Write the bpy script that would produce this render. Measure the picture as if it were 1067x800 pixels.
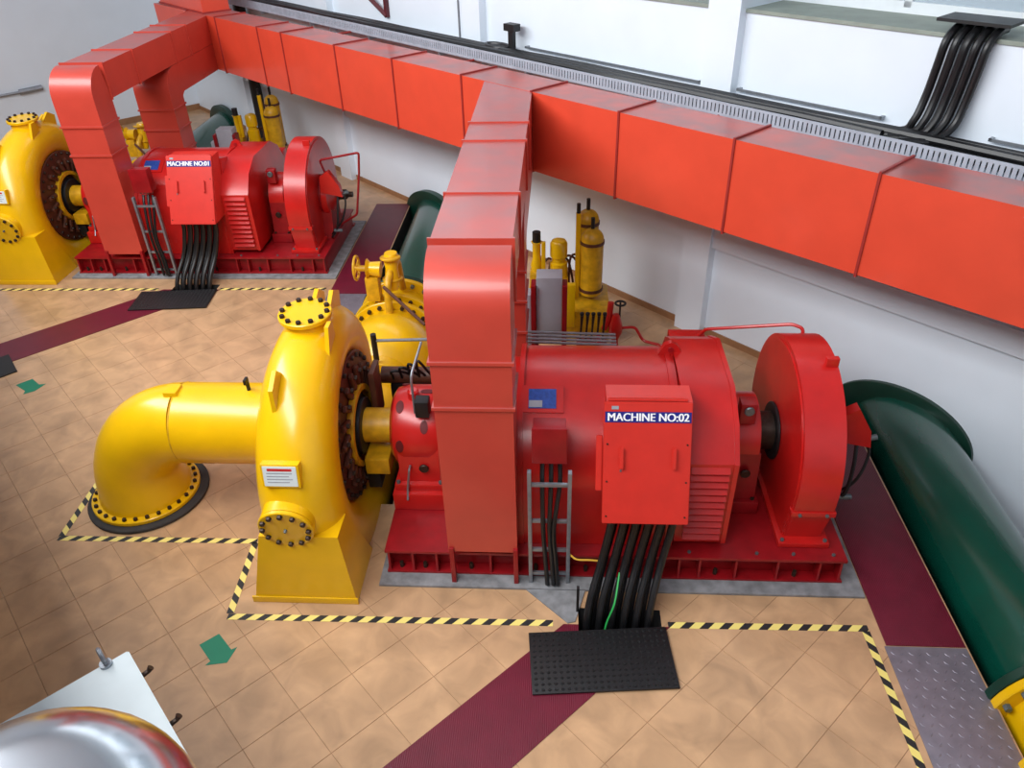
import bpy, bmesh, math, random
from mathutils import Vector, Matrix
random.seed(4)
for o in list(bpy.data.objects): bpy.data.objects.remove(o)
scene = bpy.context.scene
col = scene.collection
PI = math.pi

# ------------------------------------------------------------------ camera
def cam_axes(yaw, pitch, roll):
    f = Vector((math.sin(yaw)*math.cos(pitch), math.cos(yaw)*math.cos(pitch), -math.sin(pitch)))
    r = Vector((math.cos(yaw), -math.sin(yaw), 0)); u = r.cross(f)
    c, s = math.cos(roll), math.sin(roll)
    return c*r+s*u, -s*r+c*u, f
CR, CU, CF = cam_axes(-.07151, .601825, -.030542)
CP = Vector((0, 0, 6.0)); FPX = 802.524
cd = bpy.data.cameras.new('camera'); cam = bpy.data.objects.new('camera', cd); col.objects.link(cam)
cd.sensor_fit = 'HORIZONTAL'; cd.sensor_width = 36; cd.lens = FPX*36/1067; cd.clip_start = .05; cd.clip_end = 200
cam.matrix_world = Matrix(((CR.x, CU.x, -CF.x, CP.x), (CR.y, CU.y, -CF.y, CP.y), (CR.z, CU.z, -CF.z, CP.z), (0, 0, 0, 1)))
scene.camera = cam

# ------------------------------------------------------------------ light
world = bpy.data.worlds.new('world'); scene.world = world; world.use_nodes = True
bg = world.node_tree.nodes['Background']; bg.inputs[0].default_value = (.80, .90, 1, 1); bg.inputs[1].default_value = .58
def area(name, loc, target, sx, sy, power, color):
    l = bpy.data.lights.new(name, 'AREA'); l.shape = 'RECTANGLE'; l.size = sx; l.size_y = sy; l.energy = power; l.color = color
    o = bpy.data.objects.new(name, l); col.objects.link(o); o.location = loc
    o.rotation_euler = (Vector(target)-Vector(loc)).to_track_quat('-Z', 'Y').to_euler()
    return o
area('window_daylight', (-6.7, 4.1, 8.8), (-.9, 9.9, 1.6), 17, 2.6, 2100, (.97, .985, 1))
area('clerestory_daylight', (.6, 12.6, 7.2), (-3.2, 6.6, 1.0), 20, 2.0, 250, (.84, .92, 1))
vs = scene.view_settings
vs.view_transform = 'Standard'; vs.look = 'None'; vs.gamma = 1; vs.exposure = -.16; vs.use_curve_mapping = False

# ------------------------------------------------------------------ materials
def lin(c):
    return tuple(((v/255)/12.92 if v/255 <= .04045 else ((v/255+.055)/1.055)**2.4) for v in c)
def mat(name, rgb, rough=.4, metal=0, var=.12, scale=6, bump=0, spec=.5, coat=0, rnd=0, pos=False, top_grey=0):
    m = bpy.data.materials.new(name); m.use_nodes = True; nt = m.node_tree; N = nt.nodes; L = nt.links
    b = N['Principled BSDF']; c = lin(rgb)
    tc = N.new('ShaderNodeTexCoord'); no = N.new('ShaderNodeTexNoise'); no.inputs['Scale'].default_value = scale; no.inputs['Detail'].default_value = 5
    if pos:
        ge_ = N.new('ShaderNodeNewGeometry'); L.new(ge_.outputs['Position'], no.inputs['Vector']); no.inputs['Distortion'].default_value = .6
    else: L.new(tc.outputs['Object'], no.inputs['Vector'])
    r = N.new('ShaderNodeValToRGB'); r.color_ramp.elements[0].position = .3; r.color_ramp.elements[1].position = .72
    r.color_ramp.elements[0].color = (*[v*(1-var) for v in c], 1); r.color_ramp.elements[1].color = (*[min(1, v*(1+var)) for v in c], 1)
    L.new(no.outputs['Fac'], r.inputs['Fac']); out = r.outputs['Color']
    if rnd:
        oi = N.new('ShaderNodeObjectInfo'); hs = N.new('ShaderNodeHueSaturation')
        mr = N.new('ShaderNodeMapRange'); mr.inputs['To Min'].default_value = 1-rnd; mr.inputs['To Max'].default_value = 1+rnd
        L.new(oi.outputs['Random'], mr.inputs['Value']); L.new(mr.outputs['Result'], hs.inputs['Value']); L.new(out, hs.inputs['Color']); out = hs.outputs['Color']
    if top_grey:                                        # greyer tone, broken by noise, mixed in on upward facing sheet
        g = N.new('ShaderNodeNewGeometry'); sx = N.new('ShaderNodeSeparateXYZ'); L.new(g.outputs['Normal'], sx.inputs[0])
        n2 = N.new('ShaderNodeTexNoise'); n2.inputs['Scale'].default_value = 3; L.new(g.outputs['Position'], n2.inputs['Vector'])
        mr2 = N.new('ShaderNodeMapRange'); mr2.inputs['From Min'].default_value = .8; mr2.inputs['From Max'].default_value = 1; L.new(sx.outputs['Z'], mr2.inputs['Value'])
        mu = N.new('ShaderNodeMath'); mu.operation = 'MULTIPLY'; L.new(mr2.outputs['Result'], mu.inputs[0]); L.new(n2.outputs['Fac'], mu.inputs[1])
        mu2 = N.new('ShaderNodeMath'); mu2.operation = 'MULTIPLY'; mu2.inputs[1].default_value = top_grey*2; mu2.use_clamp = True; L.new(mu.outputs[0], mu2.inputs[0])
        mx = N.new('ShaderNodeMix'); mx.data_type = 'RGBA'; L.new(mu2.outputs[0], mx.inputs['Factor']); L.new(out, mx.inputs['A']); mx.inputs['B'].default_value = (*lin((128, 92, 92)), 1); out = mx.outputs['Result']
    L.new(out, b.inputs['Base Color'])
    b.inputs['Roughness'].default_value = rough; b.inputs['Metallic'].default_value = metal; b.inputs['Specular IOR Level'].default_value = spec
    b.inputs['Coat Weight'].default_value = coat; b.inputs['Coat Roughness'].default_value = .15
    if bump:
        bp = N.new('ShaderNodeBump'); bp.inputs['Strength'].default_value = bump; bp.inputs['Distance'].default_value = .01
        L.new(no.outputs['Fac'], bp.inputs['Height']); L.new(bp.outputs['Normal'], b.inputs['Normal'])
    return m
M = dict(
 duct=mat('duct_red_paint', (214, 72, 48), .4, var=.06, scale=2.5, coat=.2, top_grey=.6),
 duct_seam=mat('duct_seam_paint', (150, 42, 36), .5),
 branch=mat('branch_duct_paint', (192, 66, 52), .34, var=.07, scale=2.5, coat=.2, top_grey=.45),
 red=mat('machine_red_enamel', (188, 27, 24), .3, var=.1, scale=4, coat=.15),
 red_cab=mat('cabinet_red_enamel', (206, 48, 38), .34, var=.06),
 red_dark=mat('frame_red_enamel', (144, 14, 22), .38, var=.18, scale=7),
 yellow=mat('yellow_enamel', (230, 180, 8), .28, var=.06, scale=3, coat=.2),
 yellow_old=mat('worn_yellow_enamel', (206, 156, 20), .42, var=.25, scale=9),
 brown=mat('greasy_brown_steel', (86, 48, 32), .5, var=.3, scale=12),
 black=mat('black_rubber', (18, 18, 20), .5, var=.2, scale=20),
 cable=mat('black_cable_sheath', (20, 20, 22), .38, var=.2, scale=20),
 steel=mat('galvanised_steel', (150, 155, 162), .4, .7, var=.15, scale=14),
 bolt=mat('oiled_bolt_steel', (58, 44, 36), .45, .5, var=.3, scale=30),
 bolt_grey=mat('zinc_bolt_steel', (105, 115, 118), .4, .6, var=.2, scale=30),
 green=mat('penstock_green_enamel', (6, 70, 56), .25, var=.12, scale=2, coat=.6),
 green_dark=mat('collar_green_enamel', (10, 52, 40), .4, var=.2, scale=4),
 wall=mat('white_wall_paint', (228, 237, 246), .35, var=.03, scale=1.2),
 wall_end=mat('end_wall_paint', (222, 231, 240), .5, var=.03, scale=1.2),
 sill=mat('sill_grey_green', (140, 148, 138), .6, var=.12, scale=5),
 base=mat('baseboard_brown', (150, 108, 74), .45, var=.15, scale=6),
 tile=mat('beige_floor_tile', (188, 150, 113), .3, var=.2, scale=3.2, rnd=.03, pos=True),
 grout=mat('tile_grout', (160, 124, 92), .8),
 burg=mat('burgundy_rubber_strip', (100, 14, 38), .42, var=.12, scale=5),
 conc=mat('grey_concrete', (128, 128, 130), .8, var=.3, scale=9, bump=.4),
 dark_conc=mat('dark_concrete', (52, 50, 50), .85, var=.3, scale=5),
 plate=mat('checker_plate_grey', (140, 136, 146), .42, .5, var=.15, scale=8),
 tray=mat('tray_galvanised', (172, 180, 192), .45, .1, var=.12, scale=8),
 white=mat('white_enamel', (214, 224, 226), .4, var=.03),
 grey_panel=mat('grey_panel_enamel', (176, 182, 190), .4, var=.05),
 chrome=mat('polished_steel', (205, 208, 212), .2, 1, var=.06, scale=3),
 blue=mat('blue_sign_print', (26, 34, 120), .4),
 blue_pl=mat('blue_plate_print', (38, 70, 150), .4, var=.3, scale=30),
 hole_shade=mat('hand_hole_painted_shade', (92, 8, 14), .6),
 lettering=mat('white_lettering', (246, 246, 248), .4, var=0),
 red_print=mat('red_print', (196, 40, 40), .5),
 grey_print=mat('grey_print', (150, 152, 160), .5),
 arrow=mat('green_vinyl', (0, 120, 88), .45, var=.05),
 wire_y=mat('yellow_wire', (220, 170, 60), .5), wire_g=mat('green_wire', (40, 170, 80), .5),
 bracket=mat('maroon_bracket_paint', (84, 22, 30), .5),
 frame_w=mat('window_frame_white', (220, 226, 230), .4, var=.03),
)
def glass_mat():
    m = bpy.data.materials.new('window_glass'); m.use_nodes = True; b = m.node_tree.nodes['Principled BSDF']
    b.inputs['Base Color'].default_value = (.75, .85, .92, 1); b.inputs['Roughness'].default_value = .08; b.inputs['Transmission Weight'].default_value = .7
    return m
M['glass'] = glass_mat()
def tape_mat():
    m = mat('hazard_tape_print', (236, 214, 120), .5); nt = m.node_tree; N = nt.nodes; L = nt.links
    b = N['Principled BSDF']; tc = N.new('ShaderNodeTexCoord'); mp = N.new('ShaderNodeMapping')
    mp.inputs['Rotation'].default_value = (0, 0, PI/4); L.new(tc.outputs['Object'], mp.inputs['Vector'])
    w = N.new('ShaderNodeTexWave'); w.wave_type = 'BANDS'; w.bands_direction = 'X'; w.inputs['Scale'].default_value = 2.45; w.inputs['Distortion'].default_value = 0
    L.new(mp.outputs['Vector'], w.inputs['Vector']); r = N.new('ShaderNodeValToRGB'); r.color_ramp.interpolation = 'CONSTANT'
    r.color_ramp.elements[0].color = (.018, .018, .02, 1); r.color_ramp.elements[1].position = .45; r.color_ramp.elements[1].color = (*lin((238, 218, 122)), 1)
    L.new(w.outputs['Fac'], r.inputs['Fac']); L.new(r.outputs['Color'], b.inputs['Base Color'])
    return m
M['tape'] = tape_mat()
def ribbed(m, scale, axis='X', strength=.5):
    nt = m.node_tree; N = nt.nodes; L = nt.links; b = N['Principled BSDF']
    tc = N.new('ShaderNodeTexCoord'); w = N.new('ShaderNodeTexWave'); w.bands_direction = axis; w.inputs['Scale'].default_value = scale
    bp = N.new('ShaderNodeBump'); bp.inputs['Strength'].default_value = strength; bp.inputs['Distance'].default_value = .004
    L.new(tc.outputs['Object'], w.inputs['Vector']); L.new(w.outputs['Fac'], bp.inputs['Height']); L.new(bp.outputs['Normal'], b.inputs['Normal'])
ribbed(M['burg'], 18)

# ------------------------------------------------------------------ mesh helpers
def V(*a): return Vector(a)
def B(): return bmesh.new()
def box(bm, x0, x1, y0, y1, z0, z1, mtx=None):
    vs_ = [bm.verts.new((x, y, z)) for z in (z0, z1) for y in (y0, y1) for x in (x0, x1)]
    for f in ((0, 2, 3, 1), (4, 5, 7, 6), (0, 1, 5, 4), (2, 6, 7, 3), (0, 4, 6, 2), (1, 3, 7, 5)): bm.faces.new([vs_[i] for i in f])
    if mtx:
        for v in vs_: v.co = mtx @ v.co
    return bm
def bbox(x0, x1, y0, y1, z0, z1, bev=.01):
    bm = box(B(), x0, x1, y0, y1, z0, z1)
    if bev: bmesh.ops.bevel(bm, geom=bm.edges[:], offset=bev, segments=2, affect='EDGES', profile=.6)
    return bm
def frame_for(axis):
    a = Vector(axis).normalized(); t = V(0, 0, 1) if abs(a.z) < .9 else V(0, 1, 0)
    u = a.cross(t).normalized(); return a, u, a.cross(u)
def lathe(bm, prof, org, axis, seg=40, caps=True):
    a, u, w = frame_for(axis); org = Vector(org); rings = []
    for s, r in prof:
        rings.append([bm.verts.new(org+a*s+(u*math.cos(2*PI*k/seg)+w*math.sin(2*PI*k/seg))*max(r, 1e-4)) for k in range(seg)])
    for i in range(len(rings)-1):
        for k in range(seg): bm.faces.new((rings[i][k], rings[i][(k+1) % seg], rings[i+1][(k+1) % seg], rings[i+1][k]))
    if caps:
        if prof[0][1] > 1e-3: bm.faces.new(rings[0][::-1])
        if prof[-1][1] > 1e-3: bm.faces.new(rings[-1])
    return bm
def cyl(bm, p0, p1, r0, r1=None, seg=20):
    p0, p1 = Vector(p0), Vector(p1); return lathe(bm, [(0, r0), ((p1-p0).length, r0 if r1 is None else r1)], p0, p1-p0, seg)
def disc(bm, org, axis, r, h, seg=40, ch=.008):
    return lathe(bm, [(0, r-ch), (ch, r), (h-ch, r), (h, r-ch)], org, axis, seg)
def sweep(bm, pts, radii, seg=12, up=None):
    pts = [Vector(p) for p in pts]; n = len(pts); rings = []
    if not isinstance(radii, (list, tuple)): radii = [radii]*n
    t0 = (pts[1]-pts[0]).normalized(); _, u, _ = frame_for(t0)
    for i in range(n):
        t = (pts[min(i+1, n-1)]-pts[max(i-1, 0)]).normalized()
        u = (u-t*u.dot(t)).normalized(); w = t.cross(u)
        rings.append([bm.verts.new(pts[i]+(u*math.cos(2*PI*k/seg)+w*math.sin(2*PI*k/seg))*radii[i]) for k in range(seg)])
    for i in range(n-1):
        for k in range(seg): bm.faces.new((rings[i][k], rings[i][(k+1) % seg], rings[i+1][(k+1) % seg], rings[i+1][k]))
    bm.faces.new(rings[0][::-1]); bm.faces.new(rings[-1])
    return bm
def smooth_path(pts, n=6):
    P = [Vector(p) for p in pts]; P = [2*P[0]-P[1]]+P+[2*P[-1]-P[-2]]; out = []
    for i in range(1, len(P)-2):
        for k in range(n):
            t = k/n; a, b, c, d = P[i-1:i+3]
            out.append(.5*((2*b)+(c-a)*t+(2*a-5*b+4*c-d)*t*t+(3*b-a-3*c+d)*t**3))
    return out+[P[-2]]
def rounded(pts, r, n=5):
    P = [Vector(p) for p in pts]; out = [P[0]]
    for i in range(1, len(P)-1):
        a = (P[i-1]-P[i]).normalized(); c = (P[i+1]-P[i]).normalized(); p0 = P[i]+a*r; p2 = P[i]+c*r
        for k in range(n+1):
            t = k/n; out.append(p0*(1-t)**2+P[i]*2*t*(1-t)+p2*t*t)
    return out+[P[-1]]
def loft(bm, A, C_):
    """two closed polygons of equal length -> solid"""
    a = [bm.verts.new(p) for p in A]; c = [bm.verts.new(p) for p in C_]; n = len(a)
    bm.faces.new(a[::-1]); bm.faces.new(c)
    for i in range(n): bm.faces.new((a[i], a[(i+1) % n], c[(i+1) % n], c[i]))
    return bm
def prism_x(bm, yz, x0, x1):
    return loft(bm, [V(x0, y, z) for y, z in yz], [V(x1, y, z) for y, z in yz])
def finish(bm, name, smooth=True, ang=.6):
    bmesh.ops.recalc_face_normals(bm, faces=bm.faces[:])
    if smooth:
        for f in bm.faces: f.smooth = True
        for e in bm.edges:
            if len(e.link_faces) == 2 and e.calc_face_angle(0) > ang: e.smooth = False
    me = bpy.data.meshes.new(name); bm.to_mesh(me); bm.free(); return me
ORG = {}
def thing(name, label, cat, loc, group=None):
    o = bpy.data.objects.new(name, None); o.empty_display_size = .1; col.objects.link(o); o.location = loc
    o['label'] = label; o['category'] = cat
    if group: o['group'] = group
    ORG[o.name] = Vector(loc); return o
def part(name, bm, m, parent, label=None, kind=None):
    """bm in absolute coordinates; parent a thing or one of its parts"""
    org = ORG[parent.name]
    bmesh.ops.translate(bm, verts=bm.verts[:], vec=-org)
    me = finish(bm, name); me.materials.append(M[m])
    o = bpy.data.objects.new(name, me); col.objects.link(o); o.parent = parent; ORG[o.name] = org
    if label: o['label'] = label
    if kind: o['kind'] = kind
    return o
def solo(name, bm, m, label, cat, group=None, loc=None):
    loc = Vector(loc) if loc else Vector((0, 0, 0))
    if not any(loc):
        c = [v.co for v in bm.verts]; loc = V(sum(v.x for v in c)/len(c), sum(v.y for v in c)/len(c), min(v.z for v in c))
    bmesh.ops.translate(bm, verts=bm.verts[:], vec=-loc)
    me = finish(bm, name); me.materials.append(M[m]); o = bpy.data.objects.new(name, me); col.objects.link(o); o.location = loc
    o['label'] = label; o['category'] = cat
    if group: o['group'] = group
    ORG[o.name] = loc; return o
def struct(name, bm, m, parent=None):
    me = finish(bm, name); me.materials.append(M[m]); o = bpy.data.objects.new(name, me); col.objects.link(o)
    if parent: o.parent = parent
    else: o['kind'] = 'structure'
    ORG[o.name] = Vector((0, 0, 0)); return o
BOLT = {}
def bolt_mesh(m):
    if m not in BOLT:
        bm = lathe(B(), [(0, 1), (.8, 1), (1, .85)], (0, 0, 0), (0, 0, 1), 6); me = finish(bm, 'bolt'); me.materials.append(M[m]); BOLT[m] = me
    return BOLT[m]
def bolt(parent, pos, axis, r=.02, h=.025, m='bolt', name='bolt'):
    o = bpy.data.objects.new(name, bolt_mesh(m)); col.objects.link(o); o.parent = parent
    o.location = Vector(pos)-ORG[parent.name]; o.rotation_mode = 'QUATERNION'
    o.rotation_quaternion = Vector(axis).to_track_quat('Z', 'Y'); o.scale = (r, r, h); return o
def bolt_ring(parent, org, axis, R, n, r=.02, h=.025, m='bolt', ph=0):
    a, u, w = frame_for(axis)
    for k in range(n):
        t = 2*PI*k/n+ph; bolt(parent, Vector(org)+(u*math.cos(t)+w*math.sin(t))*R, axis, r, h, m)
def copy_tree(o, off, label=None, parent=None):
    c = o.copy(); col.objects.link(c); c.parent = parent
    if parent is None: c.location = o.location+Vector(off)
    if label: c['label'] = label
    for ch in list(o.children): copy_tree(ch, off, None, c)
    return c
OFF = V(-6.84, 6.74, 0)
S2 = 2**-.5
def WP(s, k, z): return V((k-s/S2)/2, (k+s/S2)/2, z)      # s along wall (to the far left), k = x+y
def wbox(bm, s0, s1, k0, k1, z0, z1):
    vs_ = [bm.verts.new(WP(s, k, z)) for z in (z0, z1) for k in (k0, k1) for s in (s0, s1)]
    for f in ((0, 2, 3, 1), (4, 5, 7, 6), (0, 1, 5, 4), (2, 6, 7, 3), (0, 4, 6, 2), (1, 3, 7, 5)): bm.faces.new([vs_[i] for i in f])
    return bm
def text_mesh(txt, size, depth, name, m, bold=.0):
    cu = bpy.data.curves.new(name, 'FONT'); cu.body = txt; cu.size = size; cu.extrude = depth; cu.align_x = 'CENTER'; cu.align_y = 'CENTER'
    t = bpy.data.objects.new('tmp', cu); col.objects.link(t); bpy.context.view_layer.update()
    me = bpy.data.meshes.new_from_object(t.evaluated_get(bpy.context.evaluated_depsgraph_get()))
    if bold:                                        # heavier strokes: the same outline set twice more, a hair apart
        b_ = bmesh.new(); b_.from_mesh(me); src = b_.verts[:]+b_.edges[:]+b_.faces[:]
        for dx, dz in ((-bold, .0003), (bold, .0006)):
            d = bmesh.ops.duplicate(b_, geom=src)['geom']; bmesh.ops.translate(b_, verts=[v for v in d if isinstance(v, bmesh.types.BMVert)], vec=(dx, 0, dz))
        b_.to_mesh(me); b_.free()
    bpy.data.objects.remove(t); bpy.data.curves.remove(cu); me.name = name; me.materials.clear(); me.materials.append(M[m]); return me

# ================================================================== SETTING
KW = 12.3
PX, PZ, PR = -2.48, -.14, .48                       # penstock axis x, z, radius (machine two)
TRW = .64
holes = []
for n in (-1, 0, 1):
    ox, oy = OFF.x*n, OFF.y*n
    holes.append((PX-TRW+ox, PX+(TRW if n >= 0 else 4.5)+ox, 6.3+oy, 17+oy))          # penstock trenches
    if n >= 0: holes.append((.22+ox, 1.0+ox, 4.55+oy, 4.92+oy))  # cable pits
def clip(poly, a, b, c):                              # keep a x + b y <= c
    out = []
    for i in range(len(poly)):
        p, q = poly[i], poly[(i+1) % len(poly)]; dp, dq = a*p[0]+b*p[1]-c, a*q[0]+b*q[1]-c
        if dp <= 0: out.append(p)
        if (dp < 0 < dq) or (dq < 0 < dp):
            t = dp/(dp-dq); out.append((p[0]+(q[0]-p[0])*t, p[1]+(q[1]-p[1])*t))
    return out if len(out) > 2 else []
def area2(p): return abs(sum(p[i][0]*p[(i+1) % len(p)][1]-p[(i+1) % len(p)][0]*p[i][1] for i in range(len(p))))/2
def minus(poly, r):
    x0, x1, y0, y1 = r; out = []; rest = poly
    for a, b, c in ((1, 0, x0), (-1, 0, -x1), (0, 1, y0), (0, -1, -y1)):
        o_ = clip(rest, a, b, c)
        if o_ and area2(o_) > 1e-4: out.append(o_)
        rest = clip(rest, -a, -b, -c)
        if not rest: break
    return out
def pieces(poly, full=True):
    ps = [poly]
    for h in holes:
        nxt = []
        for p in ps:
            xs = [q[0] for q in p]; ys = [q[1] for q in p]
            if max(xs) <= h[0] or min(xs) >= h[1] or max(ys) <= h[2] or min(ys) >= h[3]: nxt.append(p)
            else: nxt += minus(p, h)
        ps = nxt
    return ps
UEND = -33.7*S2                                        # end wall: (x-y)/sqrt2
def uv(u, v): return ((u+v)*S2, (v-u)*S2)
# slab under the tiles
bm = B()
for i in range(12):
    for j in range(8):
        u0 = UEND+i*3; v0 = -7+j*((KW*S2+7)/8); v1 = -7+(j+1)*((KW*S2+7)/8)
        for p in pieces([uv(u0, v0), uv(u0+3, v0), uv(u0+3, v1), uv(u0, v1)]):
            bm.faces.new([bm.verts.new((x, y, -.005)) for x, y in p])
floor = struct('floor', bm, 'grout')
# tiles
TS = .523; GAP = .0016
def proj(p):
    d = Vector(p)-CP; z = d.dot(CF); return (533.5+FPX*d.dot(CR)/z, 400-FPX*d.dot(CU)/z, z) if z > .1 else (-9e3, 0, z)
full = B()
h_ = TS/2-GAP
loft(full, [V(*uv(a*h_, b*h_), -.005) for a, b in ((-1, -1), (1, -1), (1, 1), (-1, 1))], [V(*uv(a*(h_-.0015), b*(h_-.0015)), 0) for a, b in ((-1, -1), (1, -1), (1, 1), (-1, 1))])
tile_me = finish(full, 'tile', False); tile_me.materials.append(M['tile'])
cells = []
u0t, v0t = -1.055, 3.2
for i in range(-48, 12):
    for j in range(-9, 12):
        u = u0t+(i+.5)*TS; v = v0t+(j+.5)*TS
        if u+TS/2 < UEND or v-TS/2 > KW*S2: continue
        sq = [uv(u+a*h_, v+b*h_) for a, b in ((-1, -1), (1, -1), (1, 1), (-1, 1))]
        p = clip(clip(sq, S2, S2, KW*S2), -S2, S2, -UEND)
        if not p: continue
        ps = pieces(p)
        if not ps: continue
        x, y = uv(u, v); q = proj((x, y, 0)); vis = -40 < q[0] < 1107 and -40 < q[1] < 840 and q[2] > 0
        whole = len(ps) == 1 and len(ps[0]) == 4 and abs(area2(ps[0])-area2(sq)) < 1e-5
        cells.append((q[2] if vis else 1000+abs(q[2]), x, y, ps, whole))
cells.sort(key=lambda c: c[0]); rest = B(); nt_ = 0
for dist, x, y, ps, whole in cells:
    if nt_ < 295 and dist < 1000:
        nt_ += 1
        if whole:
            o = bpy.data.objects.new('tile', tile_me); o.location = (x, y, 0)
        else:
            b_ = B()
            for p in ps: loft(b_, [V(a-x, b-y, -.005) for a, b in p], [V(a-x, b-y, 0) for a, b in p])
            me = finish(b_, 'tile', False); me.materials.append(M['tile']); o = bpy.data.objects.new('tile', me); o.location = (x, y, 0)
        col.objects.link(o); o.parent = floor
    else:
        for p in ps: loft(rest, [V(a, b, -.005) for a, b in p], [V(a, b, 0) for a, b in p])
o = struct('tile_field', rest, 'tile', floor); o['kind'] = 'stuff'
# trench and pit linings (open boxes)
for i, (x0, x1, y0, y1) in enumerate(holes):
    d = -.95 if x1-x0 > 1 else -.5; y1 = min(y1, KW-x0+.3); b_ = B()
    a = [b_.verts.new((x, y, z)) for z in (d, -.003) for x, y in ((x0, y0), (x1, y0), (x1, y1), (x0, y1))]
    b_.faces.new(a[:4])
    for k in range(4): b_.faces.new((a[k], a[(k+1) % 4], a[(k+1) % 4+4], a[k+4]))
    struct('trim_%d' % (i+1), b_, 'dark_conc')
# back wall: lower wall, bands, piers, sill ledge, window wall above
SA, SB = -6.0, (-(UEND))+.0                            # s range (s = -u)
bm = wbox(B(), SA, SB, KW, KW+.5, -1.2, 4.40)
wall = struct('wall_back', bm, 'wall')
piers = [(-3.95, -3.5), (5.6, 6.05), (10.4, 10.85), (15.2, 15.65), (20.0, 20.45)]
for s0, s1 in piers:
    struct('pier', wbox(B(), s0, s1, KW-.2, KW, 0, 7.6), 'wall', wall)
    struct('pier_upper', wbox(B(), s0, s1, KW, KW+1.3, 4.40, 7.6), 'wall', wall)
edges = [SA]+[v for p in piers for v in p]+[SB]
nwin = 0; ntr = len(holes)
for i in range(0, len(edges), 2):
    s0, s1 = edges[i], edges[i+1]
    if s1-s0 < .5: continue
    struct('band', wbox(B(), s0, s1, KW-.13, KW, 1.42, 1.72), 'wall', wall)
    ntr += 1; struct('trim_%d' % ntr, wbox(B(), s0, s1, KW-.04, KW+1.15, 4.40, 4.44), 'sill')
    nwin += 1; ws = [4.44, 7.4]
    f = B(); wbox(f, s0, s1, KW+1.1, KW+1.2, 4.44, 4.56); wbox(f, s0, s1, KW+1.1, KW+1.2, 7.3, 7.6)
    nm = max(1, round((s1-s0)/1.5))
    for k in range(nm+1):
        c = s0+(s1-s0)*k/nm; wbox(f, c-.04, c+.04, KW+1.1, KW+1.2, 4.5, 7.4)
    w = struct('window_%d' % nwin, f, 'frame_w')
    for k in range(nm):
        a, b = s0+(s1-s0)*k/nm, s0+(s1-s0)*(k+1)/nm
        struct('pane', wbox(B(), a+.04, b-.04, KW+1.14, KW+1.16, 4.56, 7.3), 'glass', w)
base_i = 0
for i in range(0, len(edges), 2):
    s0, s1 = edges[i], edges[i+1]
    if s1-s0 < .5: continue
    if s0 < 4 < s1: s0 = 3.45                          # stops short of the open penstock trench
    base_i += 1; struct('baseboard_back_%d' % base_i, wbox(B(), s0, s1, KW-.03, KW, 0, .1), 'base')
# end wall
def ubox(bm, u0, u1, v0, v1, z0, z1):
    vs_ = [bm.verts.new((*uv(u, v), z)) for z in (z0, z1) for v in (v0, v1) for u in (u0, u1)]
    for f in ((0, 2, 3, 1), (4, 5, 7, 6), (0, 1, 5, 4), (2, 6, 7, 3), (0, 4, 6, 2), (1, 3, 7, 5)): bm.faces.new([vs_[i] for i in f])
    return bm
struct('wall_end', ubox(B(), UEND-.3, UEND, -9, KW*S2+.9, -1.2, 10.2), 'wall_end')
struct('wall_right', ubox(B(), 6.2, 6.5, -9, KW*S2+.9, -1.2, 10.2), 'wall_end')
struct('baseboard_end', ubox(B(), UEND, UEND+.03, -9, KW*S2, 0, .16), 'base')
struct('ceiling', wbox(B(), -9, SB+.5, -9, KW+1.6, 10.2, 10.4), 'wall_end')
struct('shade_wall_front', wbox(B(), -6, SB, -4.2, -4.0, -.4, 4.2), 'base')  # unseen wall, added to keep light from under the balcony
# balcony the photographer stands on
struct('trim_%d' % (ntr+1), wbox(B(), -6, 15, -9, -.75, 4.2, 4.4), 'conc')

# ================================================================== DUCTS
ZT, ZB = 3.46, 2.42
def kd(s): return 10.2-(s-3)*.044
DW = .65*2**.5
def duct_seg(s0, s1, e=0):
    A = [WP(s0, kd(s0)-e, ZB-e), WP(s0, kd(s0)+DW+e, ZB-e), WP(s0, kd(s0)+DW+e, ZT+e), WP(s0, kd(s0)-e, ZT+e)]
    C_ = [WP(s1, kd(s1)-e, ZB-e), WP(s1, kd(s1)+DW+e, ZB-e), WP(s1, kd(s1)+DW+e, ZT+e), WP(s1, kd(s1)-e, ZT+e)]
    return loft(B(), A, C_)
md = thing('main_duct', 'long orange-red sheet-metal air duct running along the white back wall', 'duct', WP(8, kd(8), ZB))
seams = [-2.8, -1.1, 1.3, 2.98, 4.55, 6.13, 7.6, 9.0, 10.64, 12.25, 14.0, 14.88, 16.6, 17.9, 19.6]
for a, b in zip(seams[:-1], seams[1:]):
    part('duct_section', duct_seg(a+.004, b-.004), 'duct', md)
for a in seams[1:-1]:
    part('seam_flange', duct_seg(a-.013, a+.013, .022), 'duct_seam', md)
for a in (1.3, 5.4, 10.0, 13.6):                                # hangers back to the wall
    part('hanger', sweep(B(), [WP(a, kd(a)+DW-.02, ZT-.1), WP(a, KW+.02, ZT-.1)], .02, 8), 'duct_seam', md)
# vertical riser at the far end
rd = thing('riser_duct', 'dark red rectangular duct rising above the far end of the main duct', 'duct', WP(18.6, kd(18), ZT))
def rz(z0, z1, e=0):
    return loft(B(), [WP(17.2-e, kd(18)-e+.1, z0), WP(19.5+e, kd(18)-e+.1, z0), WP(19.5+e, kd(18)+DW+e, z0), WP(17.2-e, kd(18)+DW+e, z0)],
                [WP(17.2-e, kd(18)-e+.1, z1), WP(19.5+e, kd(18)-e+.1, z1), WP(19.5+e, kd(18)+DW+e, z1), WP(17.2-e, kd(18)+DW+e, z1)])
part('duct_section', rz(ZT+.03, 5.0), 'duct', rd); part('duct_section', rz(5.0, 6.6), 'duct', rd)
part('seam_flange', rz(ZT+.0, ZT+.03, .03), 'duct_seam', rd)

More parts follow.
